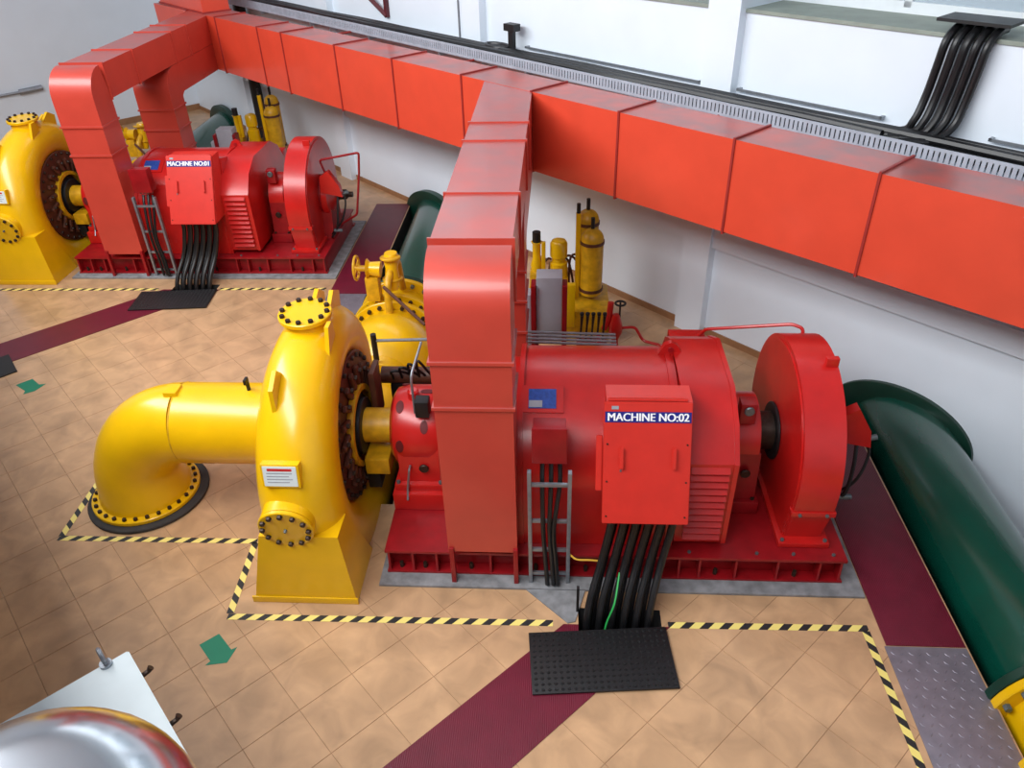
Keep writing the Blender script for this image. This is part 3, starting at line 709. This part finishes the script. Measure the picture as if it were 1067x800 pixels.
# ---- second bearing between hood and flywheel
def bearing2(label):
    t = thing('rear_bearing', label, 'bearing', (1.86, YA, .34))
    part('sole_block', slab(1.70, 2.06, 5.9, 6.9, .342, .5, .015), 'red_dark', t)
    part('lower_body', prism_x(B(), [(5.95, .501), (6.0, ZA), (6.8, ZA), (6.85, .501)], 1.74, 2.02), 'red_dark', t)
    part('housing', lathe(B(), [(0, .25), (0.02, .4), (.28, .4), (.31, .25)], (1.72, YA, ZA), (1, 0, 0), 36), 'red', t)
    part('coupling', lathe(B(), [(0, .2), (.18, .2)], (2.02, YA, ZA), (1, 0, 0), 30), 'bolt', t)
    part('shaft_end', cyl(B(), (1.645, YA, ZA), (1.74, YA, ZA), .17, seg=24), 'bolt', t)
    part('instrument', bbox(1.76, 1.92, 6.05, 6.2, 1.38, 1.62, .02), 'red_dark', t); part('gauge', disc(B(), (1.84, 6.05, 1.55), (0, -1, 0), .05, .03, 18), 'bolt_grey', t)
    part('oil_sight', disc(B(), (1.88, 5.955, .85), (0, -1, 0), .05, .03, 16), 'bolt', t)
    for y in (5.95, 6.85):
        for x in (1.76, 2.0): bolt(t, (x, y, .5), (0, 0, 1), .022, .03)
    return t
b2 = bearing2('red bearing between the louvred hood and the nearer flywheel guard'); two.append((b2, 'red bearing between the louvred hood and the far flywheel guard'))
# ---- flywheel guard
def flywheel(label):
    t = thing('flywheel_guard', label, 'flywheel guard', (2.33, YA, .34)); r = 1.0; x0, x1 = 2.23, 2.60
    def pf(r, d=0):
        a0 = math.radians(-14); n = 30
        pts = [(YA-r*.86, .40), (YA-r*math.cos(a0), ZA+r*math.sin(a0))]
        pts += [(YA-r*math.cos(a0+(PI-2*a0)*k/n), ZA+r*math.sin(a0+(PI-2*a0)*k/n)) for k in range(1, n)]
        return pts+[(YA+r*math.cos(a0), ZA+r*math.sin(a0)), (YA+r*.86, .40)]
    bm = prism_x(B(), pf(r), x0, x1); bmesh.ops.bevel(bm, geom=[e for e in bm.edges if abs(e.verts[0].co.x-e.verts[1].co.x) < 1e-5], offset=.015, segments=2, affect='EDGES'); part('casing', bm, 'red', t)
    for x in (x0-.012, x1-.004): part('side_rim', loft(B(), [V(x, y, z) for y, z in pf(r-.05)], [V(x+.016, y, z) for y, z in pf(r-.05)]), 'red', t)
    part('foot_plate', slab(x0-.06, x1+.06, 5.44, 7.36, .342, .40, .01), 'red', t)
    part('lifting_tab', bbox(2.48, 2.60, 6.12, 6.18, 1.96, 2.10, .01), 'red', t)
    part('split_flange', slab(x0-.02, x1+.025, 5.41, 5.5, .78, .84, .006), 'red', t)
    part('shaft_seal', disc(B(), (x1+.012, YA, ZA), (1, 0, 0), .34, .03), 'red_dark', t); part('shaft_seal', disc(B(), (x0-.012, YA, ZA), (-1, 0, 0), .3, .03), 'black', t)
    for x in (x0+.06, x1-.06): bolt(t, (x, 5.41, .81), (0, -1, 0), .018, .02, 'bolt_grey')
    for x in (x0-.02, x1+.02): bolt(t, (x, 5.48, .40), (0, 0, 1), .02, .025, 'bolt_grey')
    return t
fw = flywheel('tall red flywheel guard at the right end of the nearer machine'); two.append((fw, 'tall red flywheel guard at the right end of the far machine'))
# ---- outboard end
def outboard(label):
    t = thing('outboard_bearing', label, 'bearing', (2.75, YA, .34))
    part('pedestal', prism_x(B(), [(6.05, .345), (6.15, .9), (6.65, .9), (6.75, .345)], 2.60, 2.78), 'red_dark', t)
    part('housing', lathe(B(), [(0, .28), (.02, .36), (.12, .36), (.16, .24), (.24, .12), (.26, .1)], (2.635, YA, ZA), (1, 0, 0), 32), 'red', t)
    part('speed_pickup', lathe(B(), [(0, .09), (.14, .09), (.18, .05), (.26, .05)], (2.88, YA, ZA), (1, 0, 0), 18), 'bolt', t)
    part('hood_plate', loft(B(), [V(x, 6.02, z) for x, z in ((2.68, 1.22), (3.06, 1.14), (3.02, 1.34), (2.86, 1.60), (2.70, 1.5))], [V(x, 6.14, z) for x, z in ((2.68, 1.22), (3.06, 1.14), (3.02, 1.34), (2.86, 1.60), (2.70, 1.5))]), 'red', t)
    bm = B(); sweep(bm, smooth_path([(2.95, 6.1, 1.16), (2.94, 6.0, .9), (2.90, 5.95, .6), (2.76, 6.0, .40)], 5), .02, 8); part('hose', bm, 'black', t)
    bm = B(); sweep(bm, smooth_path([(3.05, 6.12, 1.2), (3.08, 6.06, 1.0), (2.98, 6.0, .7), (2.74, 6.08, .42)], 5), .016, 8); part('hose', bm, 'black', t)
    part('union', cyl(B(), (3.0, 6.12, 1.16), (3.14, 6.12, 1.2), .03, seg=10), 'bolt_grey', t); part('union', cyl(B(), (2.84, 5.96, .55), (2.98, 5.96, .55), .03, seg=10), 'bolt_grey', t)
    return t
ob = outboard('red outboard bearing with black hoses right of the nearer flywheel guard'); two.append((ob, 'red outboard bearing with pipe frame right of the far flywheel guard'))
solo('bent_pipe', sweep(B(), rounded([V(2.78, 6.3, 1.30)+OFF, V(2.70, 6.2, 1.74)+OFF, V(3.40, 6.22, 1.86)+OFF, V(3.36, 6.2, 1.5)+OFF, V(3.22, 6.2, .75)+OFF, V(2.75, 6.3, .45)+OFF], .05), .02, 8), 'red_dark', 'thin dark red pipe frame at the right end of the far machine', 'pipe')
o = solo('brake_pipe', sweep(B(), rounded([(1.55, 7.5, 1.50), (1.62, 7.4, 1.66), (2.40, 7.0, 1.96), (2.50, 6.95, 1.94), (2.50, 6.9, 1.80)], .04), .018, 8), 'red', 'thin red pipe from the rear box to the nearer flywheel guard', 'pipe')

# ---- turbine
def turbine(label):
    XT = -2.40
    t = thing('turbine', label, 'turbine', (XT, YA, 0))
    def sc(a):                                     # a: degrees travelled from the inlet at the bottom (towards the front, up, over)
        f = a/360; return 1.20-.32*f-.03*math.sin(f*PI), .46-.27*f
    def ctr(a):
        R_, _ = sc(a); th = math.radians(a); return V(XT, YA-R_*math.sin(th), ZA-R_*math.cos(th))
    A_ = list(range(0, 341, 6)); pts = [ctr(a) for a in A_]; rad = [sc(a)[1] for a in A_]
    pts = [V(XT, 8.2, PZ), V(XT, 7.4, PZ), V(XT, 6.9, PZ)]+pts; rad = [.46]*3+rad
    part('scroll_case', sweep(B(), pts, rad, 30), 'yellow', t)
    # side plates closing the spiral
    part('stay_ring', lathe(B(), [(0, .78), (.05, .92), (.40, .92), (.45, .78)], (XT-.225, YA, ZA), (1, 0, 0), 48), 'yellow', t)
    hc = part('head_cover', disc(B(), (XT+.22, YA, ZA), (1, 0, 0), .80, .06, 48), 'brown', t)
    bolt_ring(hc, (XT+.28, YA, ZA), (1, 0, 0), .75, 28, .026, .03, 'bolt')
    n = 20
    for k in range(n):                              # guide vane levers
        a = 2*PI*k/n; c, s = math.cos(a), math.sin(a); mt = Matrix.Translation((XT+.285, YA+.54*c, ZA+.54*s)) @ Matrix.Rotation(a+.35, 4, 'X')
        b_ = box(B(), 0, .05, -.10, .12, -.035, .035); bmesh.ops.bevel(b_, geom=b_.edges[:], offset=.01, segments=1, affect='EDGES'); bmesh.ops.transform(b_, matrix=mt, verts=b_.verts[:])
        lv = part('guide_vane_lever', b_, 'brown', t); bolt(lv, (XT+.335, YA+.6*c, ZA+.6*s), (1, 0, 0), .025, .03, 'bolt')
    part('regulating_ring', lathe(B(), [(0, .38), (0, .44), (.07, .44), (.07, .38)], (XT+.285, YA, ZA), (1, 0, 0), 40, False), 'yellow_old', t)
    part('hub', disc(B(), (XT+.28, YA, ZA), (1, 0, 0), .33, .05, 36), 'black', t)
    part('draft_cover', lathe(B(), [(0, .80), (.05, .80), (.07, .62), (.30, .48)], (XT-.22, YA, ZA), (-1, 0, 0), 44), 'yellow', t)
    # top manhole
    nk = part('top_neck', lathe(B(), [(0, .25), (.12, .215), (.2, .21)], (XT, YA-.10, 2.24), (0, -.05, 1), 32), 'yellow', t)
    fl = part('top_cover', disc(B(), (XT, YA-.11, 2.43), (0, -.05, 1), .255, .05, 36), 'yellow', t)
    bolt_ring(fl, (XT, YA-.112, 2.48), (0, -.05, 1), .215, 12, .026, .03)
    # front hand hole with bolted cover
    part('front_neck', lathe(B(), [(0, .25), (.15, .25)], (XT-.04, 5.06, 1.06), (0, -1, -.2), 30), 'yellow', t)
    fl = part('front_cover', disc(B(), (XT-.04, 4.91, 1.03), (0, -1, -.2), .255, .045, 36), 'yellow', t)
    bolt_ring(fl, (XT-.04, 4.866, 1.021), (0, -1, -.2), .213, 12, .026, .028); bolt(fl, (XT-.04, 4.866, 1.021), (0, -1, -.2), .016, .03, 'bolt_grey')
    # pedestal
    def ped(x0, x1, xa, xb, y0, y1, z1):
        return loft(B(), [V(x0, y0, .001), V(x1, y0, .001), V(x1, y1, .001), V(x0, y1, .001)], [V(xa, y0+.02, z1), V(xb, y0+.02, z1), V(xb, y1-.38, z1), V(xa, y1-.38, z1)])
    part('pedestal', ped(-2.95, -1.93, -2.74, -2.00, 4.90, 5.62, .88), 'yellow', t)
    part('toe_plate', bbox(-2.965, -1.915, 4.885, 4.90, .002, .08, .003), 'yellow', t)
    # lifting fins and lug
    def fin(a, x, dx, nm='lifting_fin', k=1):
        R_, r_ = sc(a); th = math.radians(a); out = V(0, -math.sin(th), -math.cos(th)); tan = V(0, -math.cos(th), math.sin(th)); c0 = V(x, YA, ZA)+out*R_
        P = [c0-tan*.28*k+out*(r_-.14), c0+tan*.22*k+out*(r_-.12), c0+tan*.20*k+out*(r_+.10*k), c0+out*(r_+.14*k)]
        part(nm, loft(B(), [p+V(dx, 0, 0) for p in P], [p-V(dx, 0, 0) for p in P]), 'yellow', t)
    fin(138, XT-.10, .02); fin(166, XT+.26, .02, k=.55); fin(196, XT+.12, .022, 'lifting_lug'); fin(205, XT-.1, .022, 'lifting_lug')
    # notice plate on a little frame
    a = 106; R_, r_ = sc(a); th = math.radians(a); out = V(0, -math.sin(th), -math.cos(th)); up = V(0, -math.cos(th), math.sin(th)); c0 = V(XT-.06, YA, ZA)+out*(R_+r_+.015)
    mt = Matrix(((1, 0, 0, c0.x), (0, up.y, out.y, c0.y), (0, up.z, out.z, c0.z), (0, 0, 0, 1)))
    mt = mt @ Matrix.Translation((.04, .10, 0)) @ Matrix.Rotation(.12, 4, 'X')
    fr = part('plate_frame', box(B(), -.17, .17, -.115, .115, -.06, .02, mt), 'yellow', t)
    npl = part('notice_plate', box(B(), -.15, .15, -.10, .10, .018, .026, mt), 'white', t, 'white notice plate with red heading')
    part('print_heading', box(B(), -.11, .11, .055, .08, .0255, .0275, mt), 'red_print', npl)
    for k in range(4): part('print_line', box(B(), -.12, .11-.03*(k % 2), .028-.03*k, .036-.03*k, .0255, .0275, mt), 'grey_print', npl)
    return t
tu = turbine('big yellow spiral turbine casing with white notice plate beside the nearer machine'); two.append((tu, 'yellow spiral turbine casing of the far machine at the left edge'))
# ---- draft tube
def draft(label):
    t = thing('draft_tube', label, 'pipe', (-4.72, YA, 0)); r = .437
    part('pipe', lathe(B(), [(0, r), (1.25, r)], (-2.72, YA, ZA), (-1, 0, 0), 44), 'yellow', t)
    rb = .75; pts = [V(-3.97-rb*math.sin(a*PI/24), YA, ZA-rb+rb*math.cos(a*PI/24)) for a in range(13)]+[V(-4.72, YA, .1)]
    rr = [r]*10+[r+.01, r+.02, r+.03, r+.06]
    el = part('elbow', sweep(B(), pts, rr, 44), 'yellow', t)
    part('weld_seam', lathe(B(), [(-.008, r+.001), (0, r+.005), (.008, r+.001)], (-3.97, YA, ZA), (1, 0, 0), 44, False), 'yellow_old', t)
    fl = part('floor_flange', disc(B(), (-4.72, YA, .045), (0, 0, 1), .585, .05, 52), 'yellow', t)
    bolt_ring(fl, (-4.72, YA, .095), (0, 0, 1), .54, 28, .024, .03)
    part('grout_ring', disc(B(), (-4.70, YA, .002), (0, 0, 1), .66, .042, 52), 'dark_conc', t)
    part('lifting_lug', bbox(-4.07, -3.93, YA-.12, YA+.05, 1.45, 1.52, .01), 'yellow', t)
    v = part('vent_cock', cyl(B(), (-3.2, YA, 1.47), (-3.2, YA, 1.58), .02, seg=10), 'black', t); part('vent_lever', bbox(-3.215, -3.185, YA-.06, YA+.02, 1.58, 1.64, .005), 'black', v)
    return t
dt = draft('large yellow pipe bending down into the floor left of the nearer turbine'); two.append((dt, 'yellow pipe bending down into the floor beyond the left edge, far turbine'))
two.pop()                                            # the far one lies wholly outside the frame

# ---- inlet valve and penstock (three of each)
def valve(label):
    t = thing('inlet_valve', label, 'valve', (PX, 9.5, PZ-.75))
    part('inlet_pipe', cyl(B(), (PX, 8.21, PZ), (PX, 8.9, PZ), .46, .5, seg=40), 'yellow', t)
    f1 = part('flange', disc(B(), (PX, 8.55, PZ), (0, 1, 0), .56, .09, 48), 'yellow', t); bolt_ring(f1, (PX, 8.55, PZ), (0, -1, 0), .52, 20, .026, .04, 'bolt_grey')
    part('valve_body', lathe(B(), [(0, .5), (.1, .60), (.25, .68), (.45, .73), (.65, .73), (.85, .68), (1.05, .62), (1.3, .58)], (PX, 8.85, PZ), (0, 1, 0), 48), 'yellow', t)
    for y, m_ in ((9.95, 'bolt'), (10.18, 'bolt')):
        f = part('flange', disc(B(), (PX, y, PZ), (0, 1, 0), .73, .075, 48), 'yellow', t); bolt_ring(f, (PX, y, PZ), (0, -1, 0), .66, 24, .034, .045, 'bolt', .13 if y > 10 else 0)
    part('body_neck', cyl(B(), (PX, 10.25, PZ), (PX, 10.75, PZ), .56, seg=40), 'yellow', t)
    f = part('flange', disc(B(), (PX, 10.72, PZ), (0, 1, 0), .70, .08, 48), 'yellow', t); bolt_ring(f, (PX, 10.72, PZ), (0, -1, 0), .63, 20, .034, .045, 'bolt_grey')
    # stiffening ribs on the body
    for sx in (-1, 1): part('trunnion', lathe(B(), [(0, .3), (.18, .3), (.2, .26)], (PX+sx*.66, 9.4, PZ), (sx, 0, 0), 24), 'yellow', t)
    # bypass gate valve on top
    part('bypass_pipe', sweep(B(), rounded([(PX+.02, 9.75, .45), (PX+.02, 9.8, .95), (PX+.06, 10.05, 1.12), (PX+.06, 10.45, 1.05), (PX+.06, 10.62, .48)], .12), .055, 14), 'yellow_old', t)
    bv = part('bypass_valve', sweep(B(), [(PX+.06, 9.98, .78), (PX+.06, 10.02, .95), (PX+.06, 10.05, 1.1), (PX+.06, 10.1, 1.24), (PX+.06, 10.1, 1.32)], [.07, .11, .09, .12, .09], 18), 'yellow', t)
    for z in (.92, 1.25): part('valve_flange', disc(B(), (PX+.06, 10.04, z), (0, .15, 1), .15, .035, 24), 'yellow_old', bv)
    part('bonnet', sweep(B(), [(PX-.1, 10.05, 1.08), (PX-.26, 10.05, 1.09), (PX-.3, 10.05, 1.09)], [.12, .10, .15], 16), 'yellow', t)
    sp = part('spindle', cyl(B(), (PX-.3, 10.05, 1.09), (PX-.48, 10.05, 1.10), .045, seg=12), 'yellow_old', t)
    hw = B(); sweep(hw, [V(PX-.46, 10.05+.17*math.cos(a*PI/12), 1.10+.17*math.sin(a*PI/12)) for a in range(25)], .02, 8)
    for a in range(4): cyl(hw, (PX-.46, 10.05, 1.10), (PX-.46, 10.05+.17*math.cos(a*PI/2+.4), 1.10+.17*math.sin(a*PI/2+.4)), .012, seg=6)
    part('handwheel', hw, 'yellow_old', t)
    part('bracket_block', bbox(PX-.34, PX-.14, 9.95, 10.13, .60, .98, .02), 'yellow_old', t)
    part('lever_rod', sweep(B(), [(PX-.02, 9.75, .95), (PX+.62, 9.25, .62)], .025, 8), 'brown', t)
    part('servo_rod', sweep(B(), [(PX+.05, 8.6, .75), (PX+1.4, 8.6, .80)], .022, 8), 'steel', t)
    part('servo_post', sweep(B(), [(PX+.05, 8.6, .45), (PX+.05, 8.6, .85)], .04, 10), 'black', t)
    return t
va = valve('yellow inlet valve with bypass piping behind the nearer turbine'); three.append((va, 'yellow inlet valve glimpsed behind the far machine', 'yellow bolted flange and valve at the lower right corner'))
def penstock(label):
    t = thing('penstock_pipe', label, 'pipe', (PX, 12, PZ-PR))
    part('pipe', cyl(B(), (PX, 10.80, PZ), (PX, KW-PX+.9, PZ), PR, seg=56), 'green', t)
    part('end_flange', disc(B(), (PX, 10.805, PZ), (0, 1, 0), .71, .085, 52), 'green_dark', t)
    b_ = lathe(B(), [(-.09, PR-.01), (-.09, .66), (.02, .68)], (0, 0, 0), (0, 0, 1), 52, False)
    # collar plate lies in the plane of the wall, so it reads as an ellipse round the pipe
    n = V(-S2, -S2, 0); ax = V(S2, -S2, 0); ctr = V(PX, KW-PX, PZ)
    bm = B(); rings = []
    for d, rx, rzz in ((.0, .92, .62), (.12, .92, .62), (.13, .90, .60), (.13, .45, .34)):
        rings.append([bm.verts.new(ctr+n*d+ax*(rx*math.cos(2*PI*k/60))+V(0, 0, rzz*math.sin(2*PI*k/60))) for k in range(60)])
    for i in range(3):
        for k in range(60): bm.faces.new((rings[i][k], rings[i][(k+1) % 60], rings[i+1][(k+1) % 60], rings[i+1][k]))
    b_.free(); part('wall_collar', bm, 'green_dark', t)
    return t
pe = penstock('green penstock pipe between the two machines, behind the yellow valve'); three.append((pe, 'green penstock pipe behind the far machine', 'large dark green penstock pipe at the right edge'))

# ---- governor unit behind the generator
def governor(label):
    t = thing('governor_unit', label, 'oil pressure unit', (.2, 10.2, .01))
    part('oil_tank', bbox(-.45, .75, 9.85, 10.75, .012, .5, .015), 'yellow_old', t)
    for x, y, z0, z1, r in ((.48, 10.32, .55, 1.43, .165), (.42, 10.62, .55, 1.60, .16)):
        n = 8; prof = [(0, r*.7), (.03, r), (z1-z0-.0, r)]+[(z1-z0+r*math.sin(a*PI/2/n), r*math.cos(a*PI/2/n)) for a in range(1, n+1)]
        ac = part('accumulator', lathe(B(), prof, (x, y, z0), (0, 0, 1), 32), 'yellow_old', t)
        for z in (z0+.08, z1-.06): part('clamp_band', lathe(B(), [(0, r+.012), (.045, r+.012)], (x, y, z), (0, 0, 1), 32), 'brown', ac)
        part('charging_valve', cyl(B(), (x, y, z1+r-.01), (x, y, z1+r+.16), .028, seg=10), 'black', ac)
    part('post', bbox(.24, .31, 10.3, 10.37, .5, 1.82, .008), 'yellow', t); part('post_cap', cyl(B(), (.275, 10.33, 1.82), (.275, 10.33, 1.96), .028, seg=10), 'black', t)
    mo = part('pump_motor', lathe(B(), [(0, .13), (.22, .13), (.24, .10), (.30, .10), (.32, .125), (.52, .125), (.56, .10), (.58, .04)], (.0, 10.3, .86), (0, 0, 1), 24), 'yellow', t)
    part('pump_foot', bbox(-.14, .14, 10.15, 10.45, .5, .86, .02), 'yellow_old', t)
    part('valve_block', bbox(-.42, -.22, 10.15, 10.4, .5, .95, .02), 'yellow_old', t); part('valve_stem', lathe(B(), [(0, .07), (.1, .09), (.2, .06), (.42, .06), (.46, .08)], (-.32, 10.28, .95), (0, 0, 1), 16), 'yellow', t)
    part('solenoid', cyl(B(), (-.32, 10.28, 1.41), (-.32, 10.28, 1.56), .06, seg=14), 'black', t); part('bracket', bbox(-.25, -.19, 10.2, 10.28, .95, 1.42, .008), 'yellow', t)
    part('side_plate', bbox(.10, .24, 9.75, 9.85, .3, .98, .01), 'yellow', t)
    for i in range(5):
        part('hose', sweep(B(), smooth_path([(-.25+.1*i, 10.4, .55), (-.22+.1*i, 10.5, .95+.03*i), (-.1+.12*i, 10.52, 1.0), (.0+.12*i, 10.45, .55)], 5), .018, 8), 'brown', t)
    return t
gv = governor('yellow oil pressure unit with twin accumulators behind the nearer generator'); two.append((gv, 'yellow oil pressure unit with accumulators behind the far generator'))
def panel(label):
    t = thing('governor_cabinet', label, 'cabinet', (-.12, 9.1, .01))
    part('cabinet', bbox(-.29, .05, 9.02, 9.3, .5, 1.46, .015), 'grey_panel', t)
    for x in (-.36, .052): part('side_frame', bbox(x, x+.066, 8.98, 9.2, .012, 1.36, .008), 'red_dark', t)
    part('side_cabinet', bbox(-.46, -.364, 9.04, 9.25, .3, 1.2, .01), 'grey_panel', t)
    return t
cp = panel('grey control panel in a red frame behind the nearer generator'); two.append((cp, 'grey control panel in a red frame behind the far generator'))
def manifold(label):
    t = thing('lever_manifold', label, 'valve manifold', (.4, 8.9, .01))
    part('stand', bbox(.25, .66, 8.92, 9.06, .012, .55, .01), 'red_dark', t)
    for i in range(5):
        x = .30+i*.075; lv = part('lever', sweep(B(), [(x, 8.97, .55), (x+.01, 8.95, .78), (x+.015, 8.93, .95)], [.016, .014, .022], 8), 'bolt', t); part('knob', lathe(B(), [(0, .012), (.02, .028), (.05, .028), (.06, .01)], (x+.015, 8.93, .95), (0, 0, 1), 10), 'black', lv)
    return t
mf = manifold('row of dark hand levers behind the nearer generator'); two.append((mf, 'row of dark hand levers behind the far generator'))
t = thing('pipe_bundle', 'bundle of grey pipes running behind the nearer generator', 'pipes', (.1, 8.6, .01))
for i in range(4): part('pipe', sweep(B(), [(-.62, 8.46+i*.085, .84), (.75, 8.46+i*.085, .80)], .018, 8), 'steel', t)
for x in (-.3, .5): part('pipe_support', bbox(x, x+.05, 8.48, 8.72, .012, .80, .006), 'red_dark', t)
t = thing('brake_valve', 'red valve with black handwheel behind the nearer generator', 'valve', (.82, 9.6, .01))
part('stem', sweep(B(), [(.82, 9.6, .012), (.82, 9.6, .2), (.82, 9.6, .32), (.82, 9.6, .42), (.82, 9.6, .6)], [.06, .05, .10, .10, .05], 14), 'red', t)
part('branch_pipe', sweep(B(), smooth_path([(.66, 9.6, .36), (.72, 9.62, .55), (.74, 9.62, .78)], 5), .045, 10), 'red', t)
part('handwheel', sweep(B(), [V(.87+.07*math.cos(a*PI/8), 9.6+.07*math.sin(a*PI/8), .78) for a in range(17)], .016, 8), 'black', t)
part('spindle', cyl(B(), (.87, 9.6, .42), (.87, 9.6, .80), .014, seg=8), 'black', t)
part('outlet_pipe', sweep(B(), rounded([(.85, 9.6, .38), (1.1, 9.6, .40), (1.22, 9.55, .2), (1.7, 9.3, .2), (1.7, 7.6, .3)], .06), .022, 8), 'red', t)

for o, lab in two: copy_tree(o, OFF, lab)
for o, lf, ln in three: copy_tree(o, OFF, lf); copy_tree(o, -OFF, ln)

# ================================================================== NEAR OBJECTS
# white floor cabinet aligned with the building
cz = 2.2; corner = V(-2.51, 2.72, 0)
e1 = V(-S2, -S2, 0); e2 = V(S2, -S2, 0)
t = thing('white_cabinet', 'white metal cabinet seen from above at the lower left corner', 'cabinet', corner+e1*.4+e2*.8)
def cb(a0, a1, b0, b1, z0, z1, bev=.01):
    bm = loft(B(), [corner+e1*a+e2*b+V(0, 0, z0) for a, b in ((a0, b0), (a1, b0), (a1, b1), (a0, b1))], [corner+e1*a+e2*b+V(0, 0, z1) for a, b in ((a0, b0), (a1, b0), (a1, b1), (a0, b1))])
    bmesh.ops.bevel(bm, geom=bm.edges[:], offset=bev, segments=2, affect='EDGES'); return bm
part('body', cb(.02, .88, .02, 1.7, .002, cz-.05), 'white', t); part('top', cb(0, .9, 0, 1.72, cz-.05, cz, .008), 'white', t)
c_ = corner+e1*.13+e2*-.01
ey = part('lifting_eye', sweep(B(), [c_+V(0, 0, cz+.05)+e2*(.045*math.cos(a*PI/8))+V(0, 0, .045*math.sin(a*PI/8)) for a in range(17)], .014, 8), 'steel', t); part('eye_base', cyl(B(), c_+e2*.03+V(0, 0, cz-.01), c_+e2*.03+V(0, 0, cz+.02), .035, seg=12), 'steel', ey)
for b in (.13, .55):
    q = corner+e1*.02+e2*b+V(0, 0, cz-.12); part('latch', sweep(B(), [q, q-e1*.06+V(0, 0, .01), q-e1*.08+V(0, 0, .03)], [.016, .014, .02], 8), 'bolt', t)
# steel ball cap of the balcony rail post
bc = V(-.346, .226, 5.43)
t = thing('rail_post', 'polished steel ball cap of a balcony post at the lower left corner', 'railing post', (bc.x, bc.y, 4.4))
n = 24; part('ball_cap', lathe(B(), [(-.108*math.cos(PI*k/n), .108*math.sin(PI*k/n)) for k in range(n+1)], bc, (0, 0, 1), 48, False), 'chrome', t)
part('post', cyl(B(), (bc.x, bc.y, 4.15), (bc.x, bc.y, bc.z-.09), .035, seg=24), 'chrome', t)
part('bracket', sweep(B(), [V(bc.x, bc.y, 4.3), V(bc.x-.33, bc.y-.33, 4.3)], .03, 12), 'chrome', t)
# dark servomotor behind the shaft
t = thing('servomotor', 'dark servomotor behind the yellow shaft of the nearer turbine', 'actuator', (-1.75, 7.5, .01))
part('body', bbox(-1.95, -1.5, 7.3, 7.62, .4, .95, .03), 'black', t); part('cylinder', cyl(B(), (-2.05, 7.4, 1.02), (-1.4, 7.4, 1.02), .1, seg=18), 'brown', t); part('stand', bbox(-1.85, -1.6, 7.36, 7.56, .012, .4, .01), 'brown', t)
for i in range(4): part('hose', sweep(B(), smooth_path([(-1.9+.1*i, 7.36, .95), (-1.88+.1*i, 7.2, 1.2+.05*i), (-1.7+.08*i, 7.3, 1.1), (-1.6+.08*i, 7.5, .8)], 5), .016, 8), 'black', t)
copy_tree(t, OFF, 'dark servomotor behind the shaft of the far turbine')
